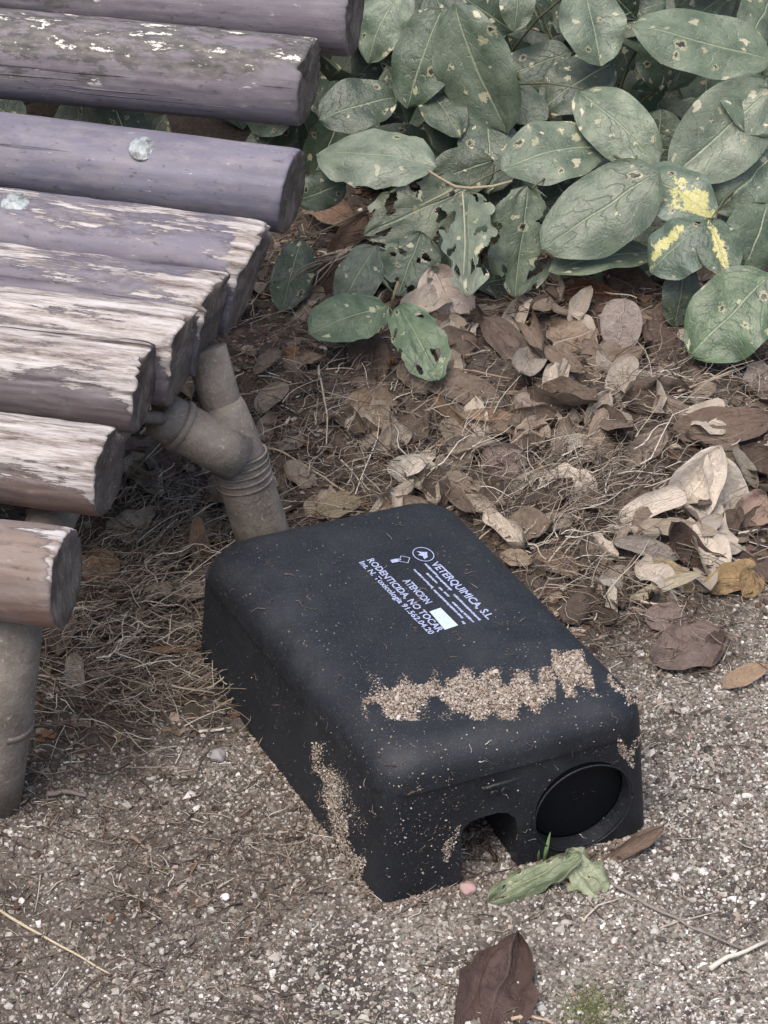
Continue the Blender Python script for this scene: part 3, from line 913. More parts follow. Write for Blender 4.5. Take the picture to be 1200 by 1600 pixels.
# px, py, length, width, angle(base->tip), material, extra depth, normal jitter, kwargs, label
GL = [
    (1098, 66, 205, 98, 168, 'g_pale', -.03, (.05, 0, .25), {}, None),
    (1128, 206, 190, 118, 222, 'g_pale', -.04, (.1, -.2, 0), {}, None),
    (966, 196, 158, 92, -46, 'g_pale', -.02, (-.2, 0, .1), dict(fold=.3), None),
    (864, 240, 156, 94, 14, 'g_mid', 0, (0, 0, .1), {}, None),
    (938, 328, 200, 118, 214, 'g_pale', -.03, (-.1, -.1, .2), {}, None),
    (586, 246, 176, 92, 172, 'g_pale', -.02, (-.1, 0, .3), dict(notch=.1), 'dusty pale leaf with ragged edge beside the bench end'),
    (662, 88, 152, 92, 250, 'g_mid', 0, (-.2, -.2, 0), {}, None),
    (748, 110, 195, 100, 294, 'g_mid', -.01, (.1, -.2, 0), {}, None),
    (926, 38, 120, 90, 282, 'g_mid', -.02, (0, -.3, 0), {}, None),
    (600, 36, 120, 72, 245, 'g_mid', .02, (-.3, 0, 0), {}, None),
    (1052, 298, 140, 84, -32, 'g_yel', -.035, (.1, 0, .2), {}, 'bush leaf with a bright yellow patch'),
    (1056, 388, 98, 82, 222, 'g_yel2', -.03, (-.2, -.1, .1), {}, 'small dark leaf with yellow streaks'),
    (1124, 386, 92, 64, -74, 'g_yel3', -.04, (.15, 0, .1), dict(fold=.25), 'small leaf with yellow centre stripe'),
    (1142, 492, 165, 118, 226, 'g_deep', -.045, (.1, 0, .3), {}, 'lowest deep green leaf of the bush'),
    (650, 330, 165, 100, 205, 'g_pale', 0, (-.1, 0, .2), dict(chew=.62, nu=72, nv=44, notch=.15), 'pale leaf with large bite holes'),
    (732, 372, 165, 74, 268, 'g_pale', -.02, (0, -.2, 0), dict(chew=.85, nu=72, nv=40, notch=.25), 'half eaten leaf hanging over the pale dead leaf'),
    (815, 378, 158, 104, 264, 'g_mid', .005, (.1, -.2, 0), dict(chew=.62, nu=72, nv=44), 'leaf with a chewed lacy tip'),
    (640, 412, 100, 86, 250, 'g_mid', .02, (-.2, 0, .1), dict(chew=.6, nu=64, nv=40), None),
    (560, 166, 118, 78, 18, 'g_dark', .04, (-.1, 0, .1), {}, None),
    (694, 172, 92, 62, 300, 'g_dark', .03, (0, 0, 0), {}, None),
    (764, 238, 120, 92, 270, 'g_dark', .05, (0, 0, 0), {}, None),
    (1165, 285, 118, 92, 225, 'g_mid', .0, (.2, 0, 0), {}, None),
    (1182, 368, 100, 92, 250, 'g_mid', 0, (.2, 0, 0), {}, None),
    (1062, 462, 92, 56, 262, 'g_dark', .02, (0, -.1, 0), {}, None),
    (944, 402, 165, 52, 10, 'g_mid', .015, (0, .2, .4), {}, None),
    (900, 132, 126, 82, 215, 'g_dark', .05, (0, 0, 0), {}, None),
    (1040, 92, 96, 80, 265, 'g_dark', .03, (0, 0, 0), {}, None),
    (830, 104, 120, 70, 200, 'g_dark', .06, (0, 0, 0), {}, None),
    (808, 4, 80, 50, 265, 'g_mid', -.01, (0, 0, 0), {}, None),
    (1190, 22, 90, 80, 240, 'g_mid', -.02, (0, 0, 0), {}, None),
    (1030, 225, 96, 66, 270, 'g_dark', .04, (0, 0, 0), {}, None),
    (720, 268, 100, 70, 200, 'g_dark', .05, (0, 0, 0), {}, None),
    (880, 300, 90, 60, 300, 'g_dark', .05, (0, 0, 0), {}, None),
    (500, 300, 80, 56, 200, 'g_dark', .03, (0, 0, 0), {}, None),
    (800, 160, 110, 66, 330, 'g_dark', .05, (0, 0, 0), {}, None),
    (990, 20, 100, 66, 200, 'g_dark', .03, (0, 0, 0), {}, None),
    (1185, 165, 90, 110, 250, 'g_pale', -.05, (.1, 0, 0), {}, None),
    (560, 430, 110, 66, 240, 'g_dark', .03, (-.3, 0, .1), {}, None),
    (455, 430, 110, 62, 255, 'g_dark', .04, (-.3, 0, .1), {}, 'dark leaf in the shade behind the bench log ends'),
]
leaf_ends = []
for i, (px, py, L, Wp, dg, m, dz, nj, kw, lab) in enumerate(GL):
    P = at_y(px, py, bushY(px, py) + dz)
    nr = TOC + np.array(nj) + rng.normal(0, .2, 3)
    o = put_leaf('leaf', px, py, L * 1.08, Wp * 1.12, dg, P, nr, M[m], bush, bl, seed=i + 40, **({'nu': 18, 'nv': 10, 'tip': .62, 'base': .55, 'fold': random.uniform(.08, .34), 'curlx': -random.uniform(.1, .8), 'curly': -random.uniform(.05, .6), 'crumple': random.uniform(.15, .4), 'wave': .7} | kw))
    if lab: o['label'] = lab
    a = math.radians(dg)
    leaf_ends.append(at_y(px - math.cos(a) * L / 2, py + math.sin(a) * L / 2, bushY(px, py) + dz + .022))
# leaves filling the bush behind; those above the frame added to block sky light
for i in range(250):
    px, py = random.uniform(430, 1420), random.uniform(-620, 440) if i % 3 == 0 else random.uniform(-120, 440)
    if px < 545 or (px < 620 and random.random() < .35):
        continue
    back = random.uniform(.13, .42)
    P = at_y(px, py, bushY(px, py) + back)
    if P[2] < .02:
        continue
    nr = TOC + rng.normal(0, .38, 3)
    L = random.uniform(80, 165)
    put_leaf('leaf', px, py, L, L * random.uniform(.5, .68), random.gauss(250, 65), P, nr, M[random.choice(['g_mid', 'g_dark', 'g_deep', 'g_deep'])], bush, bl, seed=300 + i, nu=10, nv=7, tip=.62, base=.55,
             fold=.15, curlx=-random.uniform(0, .6), curly=-random.uniform(.1, .5), crumple=.25, wave=.4)
# stems
for i, e in enumerate(leaf_ends):
    if i % 2:
        continue
    root = bl + np.array([random.uniform(-.28, .22), random.uniform(-.05, .12), 0])
    root[2] = gz(root[0], root[1])
    midp = (root + e) / 2 + np.array([random.gauss(0, .03), .14, .03])
    tube_obj('stem', bezier(root, midp, e, 8), list(np.linspace(.0024, .0008, 8)), M['twig'], bush, bl, 6, (.105, .105, .06))
# the pale twig that crosses the bush, with its petioles
tw = [at_y(x, y, bushY(x, y) - .035) for x, y in [(800, 283), (770, 291), (735, 294), (712, 292), (690, 280), (668, 266)]]
tube_obj('stem', tw, [.0012, .0013, .0015, .0015, .0013, .0010], M['twig'], bush, bl, 6, (.34, .29, .19))
tw = [at_y(x, y, bushY(x, y) - .03) for x, y in [(722, 293), (725, 330), (727, 380), (724, 430)]]
tube_obj('stem', tw, [.0011, .0010, .0008, .0006], M['twig'], bush, bl, 6, (.36, .36, .25))
tw = [at_y(x, y, bushY(x, y) - .03) for x, y in [(712, 294), (680, 310), (655, 322)]]
tube_obj('stem', tw, [.0010, .0008, .0006], M['twig'], bush, bl, 6, (.36, .33, .22))

# the low sprig in front of the bush
sl = ground(622, 500)
sprig = empty('green_sprig', sl, 'low green sprig with two broad leaves at the edge of the litter', 'sprig')
for px, py, L, Wp, dg, kw in [(545, 497, 132, 82, 200, dict(fold=.25)), (654, 532, 138, 82, 296, dict(fold=.2, chew=.42, nu=64, nv=40))]:
    put_leaf('leaf', px, py, L, Wp, dg, at(px, py, .05), (random.gauss(0, .1), -.45, .9), M['g_deep'], sprig, sl, seed=int(px), **({'nu': 20, 'nv': 12, 'tip': .5, 'base': .5, 'curlx': -.4, 'curly': -.3, 'crumple': .25, 'wave': .6, 'notch': .05} | kw))
tube_obj('stem', [at(618, 512, gz(*at(618, 512, .01)[:2])), at(616, 490, .03), at(612, 472, .05), at(622, 440, .07)], .0014, M['twig'], sprig, sl, 6, (.22, .18, .12))

# undergrowth mass behind everything
Vs, Fs, Ls, o_ = [], [], [], 0
for i in range(1900):
    x, y = random.uniform(-1.0, 1.1), random.uniform(2.12, 3.0)
    if x < -.25:
        y = random.uniform(2.0, 3.0)
    if i % 6 == 0 and x > .0:
        y = random.uniform(1.86, 2.15)
    if x < -.02:
        y = max(y, 2.14)
    z = random.uniform(.006, .62) * min(1, max(.06, (y - 1.92) / .5))
    L = random.uniform(.06, .10)
    V, F, lc = leaf_mesh(L, L * .58, seed=i, nu=6, nv=5, tip=.62, base=.55, fold=.15, curlx=-.3, crumple=.2)
    A, B, Nn, ln = frame(random.uniform(0, 6.28), TOC + rng.normal(0, .4, 3))
    Vs.append(np.array([x, y, z]) + V[:, :1] * A + V[:, 1:2] * B + V[:, 2:3] * Nn)
    Fs.append(F + o_)
    Ls.append(lc)
    o_ += len(V)
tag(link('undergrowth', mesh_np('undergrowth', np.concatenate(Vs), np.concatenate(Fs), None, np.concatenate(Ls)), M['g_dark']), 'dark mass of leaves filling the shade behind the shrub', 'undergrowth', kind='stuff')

# ------------------------------------------------------------------ the bench
bb = np.array([-.55, 1.35, 0.0])
bench = empty('log_bench', bb, 'weathered purple brown bench of round logs on dusty metal tubes', 'bench')
LOGLEN = 1.05


def vnoise(x, y, seed, px=64, py=64):
    """lattice noise 0..1, repeating every px / py cells"""
    g = np.random.default_rng(seed + 4000).uniform(0, 1, (px, py))
    xi, yi = np.floor(x).astype(int), np.floor(y).astype(int)
    fx, fy = x - xi, y - yi
    fx, fy = fx * fx * (3 - 2 * fx), fy * fy * (3 - 2 * fy)
    a, b, c, d = g[xi % px, yi % py], g[(xi + 1) % px, yi % py], g[xi % px, (yi + 1) % py], g[(xi + 1) % px, (yi + 1) % py]
    return (a * (1 - fx) + b * fx) * (1 - fy) + (c * (1 - fx) + d * fx) * fy


def log_mesh(end, direc, rad, seed, chip=.004, flatz=1.0, ripple=.03, slant=0.0, worn=.5, square=2.0):
    """round log: x local axis runs from the far end (-LOGLEN) to the sawn end (0)"""
    r = np.random.default_rng(seed)
    nt, nl = 112, 200
    xs_ = -np.concatenate([[0, .0012, .003], np.linspace(.006, .56, nl - 17), np.linspace(.58, LOGLEN, 14)])
    th = np.linspace(0, 2 * math.pi, nt, endpoint=False)
    V, LC = [], []
    tu_ = th / (2 * math.pi)
    cracks = [(r.uniform(.05, .95) * math.pi, r.uniform(.018, .045), r.uniform(.0012, .0035), r.uniform(-.5, .02), r.uniform(.06, .30)) for _ in range(int(5 + 9 * worn))]
    dents = [(r.uniform(0, 6.28), r.uniform(.1, .25), r.uniform(.0006, .0016)) for _ in range(4)]
    for i, x_ in enumerate(xs_):
        sq = (np.abs(np.cos(th)) ** square + np.abs(np.sin(th)) ** square) ** (-1 / square)
        rr = rad * sq
        rr = rr * (1 + ripple * np.sin(3 * th + seed) * .4 + ripple * np.sin(2 * th + x_ * 5 + seed))
        for g0, gw, gd in dents:
            d = np.angle(np.exp(1j * (th - g0 - .25 * math.sin(x_ * 9 + g0))))
            rr -= gd * np.exp(-(d / gw) ** 2) * (.5 + .5 * math.sin(x_ * 6 + g0 * 3))
        for c0, cw, cdp, cx, cl in cracks:                     # split along the grain, closing at both ends
            t = (x_ - cx) / cl
            if 0 < t < 1:
                mid = c0 + .05 * math.sin(x_ * 31 + c0 * 9) + .02 * math.sin(x_ * 90 + c0)
                d = np.angle(np.exp(1j * (th - mid)))
                rr -= cdp * math.sin(math.pi * t) ** .5 * np.exp(-(d / cw) ** 2)
        top_ = np.clip(np.sin(th) + .45, 0, 1.2)
        grain = vnoise(np.full(nt, x_ * 22), tu_ * 60, seed, 64, 60) - .5 + .6 * (vnoise(np.full(nt, x_ * 45), tu_ * 112, seed + 1, 64, 112) - .5)
        rr += grain * (.0004 + .0013 * worn * top_)
        flake = vnoise(np.full(nt, x_ * 70), tu_ * 40, seed + 2, 64, 40)
        rr -= .0007 * np.clip((flake - .62) * 8, 0, 1) * worn * top_
        if i < 3:
            rr *= (1 - (.04, .015, .004)[i])
        rag = vnoise(np.full(nt, 3.0), tu_ * 24, seed + 5, 8, 24) + .6 * vnoise(np.full(nt, 3.0), tu_ * 56, seed + 6, 8, 56) - .55
        xo = np.full(nt, x_)
        if i < 6:
            xo = xo - chip * np.clip(rag, 0, 1) * (.2 + .8 * np.clip(np.sin(th) * 1.6, 0, 1)) * (1, 1, 1, .75, .5, .25)[i]
            rr -= chip * .22 * np.clip(rag, 0, 1) * (1, 1, .9, .6, .3, .1)[i] * top_
        y_, z_ = rr * np.cos(th), rr * np.sin(th) * flatz
        if i < 12:
            xo = xo + slant * np.sin(th) * (1 - i / 12)
        V.append(np.stack([xo, y_, z_], 1))
    V = np.concatenate(V)
    I = np.arange(nl * nt).reshape(nl, nt)
    Q = [(I[i, j], I[i, (j + 1) % nt], I[i + 1, (j + 1) % nt], I[i + 1, j]) for i in range(nl - 1) for j in range(nt)]
    # sawn end: rings towards the centre, a little uneven; far end: one fan
    rings = [.82, .6, .36, .14]
    prev = I[0]
    start = len(V)
    caps = []
    ring0 = V[:nt].copy()
    for k_, f_ in enumerate(rings):
        P = ring0 * [1, f_, f_]
        P[:, 0] = (ring0[:, 0] - ring0[:, 0].mean()) * f_ + ring0[:, 0].mean() - .0012 + .0012 * nz(P[:, 1] * 90, P[:, 2] * 90, 2.5, seed + 9)
        ids = np.arange(nt) + len(V)
        V = np.vstack([V, P])
        caps += [(prev[(j + 1) % nt], prev[j], ids[j], ids[(j + 1) % nt]) for j in range(nt)]
        prev = ids
    V = np.vstack([V, [[ring0[:, 0].mean() - .0015, 0, 0]], [[-LOGLEN, 0, 0]]])
    c1, c2 = len(V) - 2, len(V) - 1
    tris = [(prev[(j + 1) % nt], prev[j], c1) for j in range(nt)] + [(I[-1, j], I[-1, (j + 1) % nt], c2) for j in range(nt)]
    ax = np.array(direc, float)
    ax /= np.linalg.norm(ax)
    az = np.array([0, 0, 1.0]) - ax * ax[2]
    az /= np.linalg.norm(az)
    ay = np.cross(az, ax)
    Wv = end + V[:, :1] * ax + V[:, 1:2] * ay + V[:, 2:3] * az
    me = bpy.data.meshes.new('log')
    faces = [tuple(int(a) for a in f_) for f_ in Q + caps + tris]
    me.from_pydata((Wv - bb).tolist(), [], faces)
    lc = V.copy()
    lc[:, 0] += seed * 3.1
    me.attributes.new('lc', 'FLOAT_VECTOR', 'POINT').data.foreach_set('vector', lc.astype(np.float32).ravel())
    me.attributes.new('en', 'FLOAT', 'POINT').data.foreach_set('value', (-V[:, 0]).clip(0, 2).astype(np.float32))
    mi = [0] * len(Q) + [1] * len(caps) + [1] * nt + [1] * nt
    me.polygons.foreach_set('material_index', mi)
    me.polygons.foreach_set('use_smooth', [True] * len(faces))
    return me, Wv, faces


# end centre (px, py), height, diameter, a line along its top edge for the direction, material
LOGS = [
    ((105, 905), .200, .0635, ((0, 818), (90, 829)), mat_log('log_paint_front', .10, 0, .75, .002), 'lowest front log, whitened on top and reddish brown below'),
    ((172, 738), .215, .0610, ((0, 640), (165, 662)), mat_log('log_bare', .25, 0, .6, .012), 'second log from the front, worn to bare whitish wood'),
    ((228, 606), .222, .0580, ((0, 560), (195, 583)), mat_log('log_bare_streaked', .265, 0, .2, .010), 'third log from the front with peeled white streaks'),
    ((288, 560), .216, .0630, ((0, 470), (240, 500)), mat_log('log_streaked', .15, 0, .1, .010), None),
    ((332, 506), .212, .0670, ((0, 390), (340, 432)), mat_log('log_purple_streaked', .11, 0, 0, .004, .5), None),
    ((390, 437), .214, .0780, ((0, 285), (425, 340)), mat_log('log_purple_flaked', .07, 0, 0, .002, .6), 'wide log with flaking paint and a domed bolt'),
    ((458, 300), .250, .0680, ((0, 183), (470, 243)), mat_log('log_purple_smooth', -.20, blue=.9), 'smooth purple log with a bright domed bolt'),
    ((484, 128), .300, .0720, ((0, 25), (475, 68)), mat_log('log_lichen', -.16, 1.0), 'log crusted with dark lichen patches and a split ring'),
    ((556, 18), .335, .0720, ((0, -70), (545, -28)), mat_log('log_grey', -.10, .5), None),
]
log_objs, log_bvh = [], []
for i, (e, z, D, ln, m, lab) in enumerate(LOGS):
    A, B = at(*ln[0], z), at(*ln[1], z)
    me, Wv, faces = log_mesh(at(*e, z), B - A, D / 2, 11 + i * 4, chip=(.0025, .004, .007, .010, .010, .010, .004, .007, .004)[i], flatz=(1, 1, 1.05, 1.12, 1.2, 1.1, 1, 1, 1)[i], slant=(.001, .002, .004, .008, .010, .014, .004, .003, .001)[i],
                            worn=(.55, 1.0, 1.0, .75, .65, .45, .15, .4, .3)[i], square=(2.1, 2.1, 2.5, 2.6, 2.6, 2.6, 2.1, 2.1, 2.1)[i])
    me.materials.append(m)
    me.materials.append(M['end'])
    o = link('log', me, None, bench)
    if lab: o['label'] = lab
    log_objs.append(o)
    log_bvh.append(BVHTree.FromPolygons([Vector(v) for v in Wv], faces))

# domed bolts
for li, px, py, rb in [(6, 223, 232, 22), (5, 24, 320, 23)]:
    hit = log_bvh[li].ray_cast(Vector(CAMP), Vector(ray(px, py)))
    if hit[0] is None:
        continue
    P, nn, dist = np.array(hit[0]), np.array(hit[1]), hit[3]
    if nn @ ray(px, py) > 0: nn = -nn
    nn = np.array([0.0, -.50, .86])
    nn /= np.linalg.norm(nn)
    rr = rb / FPX * dist
    t1 = np.cross(nn, [1, 0, 0.2]); t1 /= np.linalg.norm(t1); t2 = np.cross(nn, t1)
    V, Fc = [], []
    prof = [(1.0, -.6), (1.0, -.02), (.985, .03), (.93, .055), (.90, .05), (.80, .105), (.58, .165), (.32, .20), (.10, .21)]
    for a_, h_ in prof:
        for j in range(24):
            t = 6.28318 * j / 24
            V.append(P + (t1 * math.cos(t) + t2 * math.sin(t)) * a_ * rr + nn * h_ * rr - bb)
    for i in range(len(prof) - 1):
        for j in range(24):
            Fc.append((i * 24 + j, i * 24 + (j + 1) % 24, (i + 1) * 24 + (j + 1) % 24, (i + 1) * 24 + j))
    Fc.append(tuple(range((len(prof) - 1) * 24, len(prof) * 24)))
    me = bpy.data.meshes.new('bolt')
    me.from_pydata([tuple(v) for v in V], [], Fc)
    me.polygons.foreach_set('use_smooth', [True] * len(Fc))
    link('bolt', me, M['bolt'], log_objs[li])

# tubes: rear leg, its narrow upper tube, seat rail with elbow collar, front leg
jt = at(374, 720, .100)
rb_ = at(432, 905, -.01)
tube_obj('rear_leg', [rb_, (rb_ + jt) / 2, jt, at(360, 672, .125), at(351, 640, .142), at(347, 628, .148)], [.0222, .0216, .0210, .0192, .0168, .0150], M['metal'], bench, bb, 32)
for k_ in range(5):                                  # wound ridges of the joint
    t = k_ / 5
    c = jt + (rb_ - jt) * (-.06 + .055 * k_)
    d = (rb_ - jt) / np.linalg.norm(rb_ - jt)
    d = d * .9 + np.array([-.22, -.10, .28]) * (1 - t) * .6
    d /= np.linalg.norm(d)
    a1 = np.cross(d, [1, 0, 0]); a1 /= np.linalg.norm(a1); a2 = np.cross(d, a1)
    rr_ = .0214 + .0008 * (1 - t)
    tube_obj('joint_ridge', [c + (a1 * math.cos(q) + a2 * math.sin(q)) * rr_ * (1 + .012 * math.sin(3 * q + k_)) for q in np.linspace(0, 6.2832, 40)], .0008 + .0003 * (1 - t), M['metal'], bench, bb, 6)
tube_obj('back_tube', [at(358, 680, .122), at(338, 605, .158), at(322, 545, .186)], [.0158, .0158, .0155], M['metal'], bench, bb, 24)
st0, st1 = at(372, 716, .110), at(258, 652, .150)
sv = (st1 - st0) / np.linalg.norm(st1 - st0)
tube_obj('elbow_stub', [st0, st0 + sv * .024, st0 + sv * .052], [.0192, .0190, .0188], M['metal'], bench, bb, 30)
tube_obj('elbow_collar', [st0 + sv * .0505, st0 + sv * .0520, st0 + sv * .0555, st0 + sv * .0565], [.0186, .0203, .0203, .0190], M['metal'], bench, bb, 30)
e0 = st0 + sv * .0565
tube_obj('stub_end', [e0, e0 + sv * .012, e0 + sv * .0165, e0 + sv * .0180, e0 + sv * .0185], [.0184, .0182, .0160, .0092, .002], M['metal'], bench, bb, 30)
tube_obj('bracket', [e0 + sv * .006, at(*LOGS[2][0], LOGS[2][1]) - np.array([.02, 0, .02])], [.005, .005], M['metal'], bench, bb, 14)
tube_obj('seat_rail', [at(190, 640, .185), at(140, 700, .172), at(104, 760, .165), at(80, 812, .163), at(50, 890, .160), at(18, 955, .156)], .0165, M['metal'], bench, bb, 24)
fl = [at(16, 950, .158), at(12, 1010, .140), at(4, 1090, .095), at(-8, 1190, .040), at(-16, 1262, -.005)]
tube_obj('front_leg', fl, [.0215, .0215, .0215, .0212, .0212], M['metal'], bench, bb, 28)
c1 = at(1, 1125, .075)
tube_obj('leg_band', [c1 + (fl[3] - fl[2]) * -.05, c1 + (fl[3] - fl[2]) * .05], [.0224, .0224], M['metal'], bench, bb, 28)
# far pair of legs, beyond the frame
off = np.array([-.72, .16, 0])
tube_obj('rear_leg', [rb_ + off, jt + off, at(340, 600, .170) + off], [.0245, .0240, .016], M['metal'], bench, bb, 20)
tube_obj('front_leg', [p + off for p in fl], .0215, M['metal'], bench, bb, 20)

# ------------------------------------------------------------------ the black box
FL, FR = np.array([-.0011, 1.0247]), np.array([.1821, 1.0971])
BR, BL = np.array([.0459, 1.3577]), np.array([-.1440, 1.2861])
HT = .1127
SEAM = .0845


def inset(q, d):
    """offset a convex quad (counter-clockwise) inwards by d"""
    out = []
    for i in range(4):
        p0, p1, p2 = q[i - 1], q[i], q[(i + 1) % 4]
        e1, e2 = (p1 - p0) / np.linalg.norm(p1 - p0), (p2 - p1) / np.linalg.norm(p2 - p1)
        n1, n2 = np.array([-e1[1], e1[0]]), np.array([-e2[1], e2[0]])
        A_ = np.array([n1, n2])
        out.append(np.linalg.solve(A_, [n1 @ p1 + d, n2 @ p1 + d]))
    return out


def rquad(q, r, n=8):
    pts = []
    for i in range(4):
        p0, p1, p2 = q[i - 1], q[i], q[(i + 1) % 4]
        e1, e2 = (p0 - p1) / np.linalg.norm(p0 - p1), (p2 - p1) / np.linalg.norm(p2 - p1)
        ang = math.acos(np.clip(e1 @ e2, -1, 1))
        rr = r[i] if not np.isscalar(r) else r
        t = rr / math.tan(ang / 2)
        bis = (e1 + e2) / np.linalg.norm(e1 + e2)
        c = p1 + bis * rr / math.sin(ang / 2)
        s, e = p1 + e1 * t - c, p1 + e2 * t - c
        a0, a1 = math.atan2(s[1], s[0]), math.atan2(e[1], e[0])
        da = (a1 - a0 + math.pi) % (2 * math.pi) - math.pi
        pts += [c + rr * np.array([math.cos(a0 + da * k / n), math.sin(a0 + da * k / n)]) for k in range(n + 1)]
    return pts


QB = [FL, FR, BR, BL]
QT = inset(QB, .0076)


def quad_at(z):
    f = z / HT
    return [b * (1 - f) + t * f for b, t in zip(QB, QT)]


def loft(rings, ploc, name):
    n = len(rings[0])
    V = np.concatenate(rings) - ploc
    Fc = [(i * n + j, i * n + (j + 1) % n, (i + 1) * n + (j + 1) % n, (i + 1) * n + j) for i in range(len(rings) - 1) for j in range(n)]
    Fc += [tuple(range((len(rings) - 1) * n, len(rings) * n)), tuple(reversed(range(n)))]
    me = bpy.data.meshes.new(name)
    me.from_pydata(V.tolist(), [], Fc)
    return me


def ring(z, ins, r, n=8):
    return np.array([[*p, z] for p in rquad(inset(quad_at(z), ins), r, n)])


xl = np.array([*(FL + FR + BR + BL) / 4, 0.0])
box = empty('bait_station', xl, 'black plastic rodent bait box dusted with soil, standing on the gravel', 'bait box')
RC = (.012, .014, .022, .016)
base_me = loft([ring(.0, .0012, RC), ring(.0015, .0002, RC), ring(.04, .0002, RC), ring(SEAM + .002, .0003, RC)], xl, 'base')
# lid: thin overhang at the seam, then a wide soft shoulder to the flat top
SH = .024
lid_r = [ring(SEAM - .0005, .0006, .014), ring(SEAM - .0002, -.0008, (.019, .018, .024, .024)), ring(SEAM + .0010, -.0016, (.021, .020, .024, .026)), ring(SEAM + .0040, -.0016, (.022, .020, .024, .027))]
for k_ in range(0, 13):
    t = k_ / 12 * math.pi / 2
    ins = SH * (1 - math.cos(t)) * .95 - .0012
    z = HT - SH * .78 + SH * .78 * math.sin(t)
    lid_r.append(ring(z, ins, tuple(max(.006, rr + .004 * math.sin(t)) for rr in (.022, .020, .024, .028))))
lid_me = loft(lid_r, xl, 'lid')
base = link('base', base_me, M['plastic'], box)
lid = link('lid', lid_me, M['plastic'], box)


# cut the round mouth and the low slot into the front face
ea = (FR - FL) / np.linalg.norm(FR - FL)
EA, EN = np.array([*ea, 0]), np.array([-ea[1], ea[0], 0])      # along the front, into the box
FL3 = np.array([*FL, 0.0])


def prism(outline, d0, d1):
    """outline in (along the front, height) -> cutter through the front face"""
    n = len(outline)
    V = [FL3 + EA * a + np.array([0, 0, 1]) * z + EN * d for d in (d0, d1) for a, z in outline]
    Fc = [tuple(range(n)), tuple(reversed(range(n, 2 * n)))] + [(j, n + j, n + (j + 1) % n, (j + 1) % n) for j in range(n)]
    me = bpy.data.meshes.new('cutter')
    me.from_pydata([tuple(v - xl) for v in V], [], Fc)
    bm = bmesh.new()
    bm.from_mesh(me)
    bmesh.ops.recalc_face_normals(bm, faces=bm.faces)
    bm.to_mesh(me)
    bm.free()
    o = bpy.data.objects.new('cutter', me)
    COL.objects.link(o)
    o.location = xl
    return o


HA, HZ, HR = .1425, .0385, .0345
circ = [(HA + HR * math.cos(t), HZ + HR * math.sin(t)) for t in np.linspace(0, 2 * math.pi, 56, endpoint=False)]
slot = [(.056, -.01), (.096, -.01), (.096, .034), (.0945, .043), (.089, .049), (.082, .0515), (.069, .0515), (.062, .050), (.0575, .046), (.056, .038)]
cut = [prism(circ, -.02, .014), prism(slot, -.02, .065)]
for o in (base, *cut):
    bm = bmesh.new()
    bm.from_mesh(o.data)
    bmesh.ops.recalc_face_normals(bm, faces=bm.faces)
    bm.to_mesh(o.data)
    bm.free()
for c_ in cut:
    md = base.modifiers.new('cut', 'BOOLEAN')
    md.operation = 'DIFFERENCE'
    md.solver = 'EXACT'
    md.object = c_
bpy.context.view_layer.update()
dg = bpy.context.evaluated_depsgraph_get()
nm = bpy.data.meshes.new_from_object(base.evaluated_get(dg), depsgraph=dg)
base.modifiers.clear()
base.data = nm
nm.name = 'base'
for c_ in cut:
    bpy.data.objects.remove(c_, do_unlink=True)
for me in (base.data, lid.data):
    me.polygons.foreach_set('use_smooth', [True] * len(me.polygons))
    me.set_sharp_from_angle(angle=math.radians(32))
if len(base.data.materials) == 0:
    base.data.materials.append(M['plastic'])

# plug inside the round mouth: dark disc with a small moulded ring
def front(a, z, d):
    return FL3 + EA * a + np.array([0, 0, z]) + EN * d


tube_obj('mouth_plate', [front(HA, HZ, .0137), front(HA, HZ, .0122), front(HA, HZ, .0118)], [HR - .0008, HR - .0008, HR - .0025], M['plastic_in'], box, xl, 40)
tube_obj('mould_ring', [front(HA - .001 + .0035 * math.cos(t), HZ + .0015 + .0035 * math.sin(t), .0118) for t in np.linspace(0, 6.2832, 20)], .0006, M['plastic_in'], box, xl, 6)
tube_obj('mouth_rim', [front(HA + (HR + .0010) * math.cos(t), HZ + (HR + .0010) * math.sin(t), -.0001) for t in np.linspace(0, 6.2832, 64)], .0006, M['plastic'], box, xl, 6)
# raised mould line and squiggles above the slot
for pts in ([(.068, .0795), (.080, .0800), (.096, .0803)], [(.074, .071), (.0755, .075), (.078, .0758), (.0795, .072)], [(.081, .071), (.0825, .0755), (.085, .0762), (.087, .072)]):
    tube_obj('moulded_mark', [front(a, z, -.0006) for a, z in pts], .0013, M['plastic'], box, xl, 6)

# flat white print on the lid
p0, p1 = at(577, 872, HT), at(690, 986, HT)
td = p1 - p0
td /= np.linalg.norm(td)
tu = np.cross([0, 0, 1], td)


def print_line(txt, s, e, h, name='printed_text'):
    a, b = at(*s, HT), at(*e, HT)
    cu = bpy.data.curves.new(name, 'FONT')
    cu.body = txt
    cu.size = 1
    cu.resolution_u = 3
    cu.offset = .022
    o = bpy.data.objects.new(name, cu)
    COL.objects.link(o)
    bpy.context.view_layer.update()
    me = bpy.data.meshes.new_from_object(o.evaluated_get(bpy.context.evaluated_depsgraph_get()))
    bpy.data.objects.remove(o, do_unlink=True)
    n = len(me.vertices)
    co = np.empty(n * 3, np.float32)
    me.vertices.foreach_get('co', co)
    co = co.reshape(-1, 3)
    lo, hi = co[:, 0].min(), co[:, 0].max()
    ln = (b - a) @ td
    mid = a + td * 0
    X_ = (co[:, 0] - lo) / (hi - lo) * ln
    Y_ = (co[:, 1] - .35) / .72 * h
    W_ = mid + X_[:, None] * td + Y_[:, None] * tu + np.array([0, 0, .00025]) - xl
    me.vertices.foreach_set('co', W_.astype(np.float32).ravel())
    me.update()
    me.materials.clear()
    link(name, me, M['print'], box)


print_line('VETERQUIMICA, S.L.', (678, 879), (762, 969), .0060)


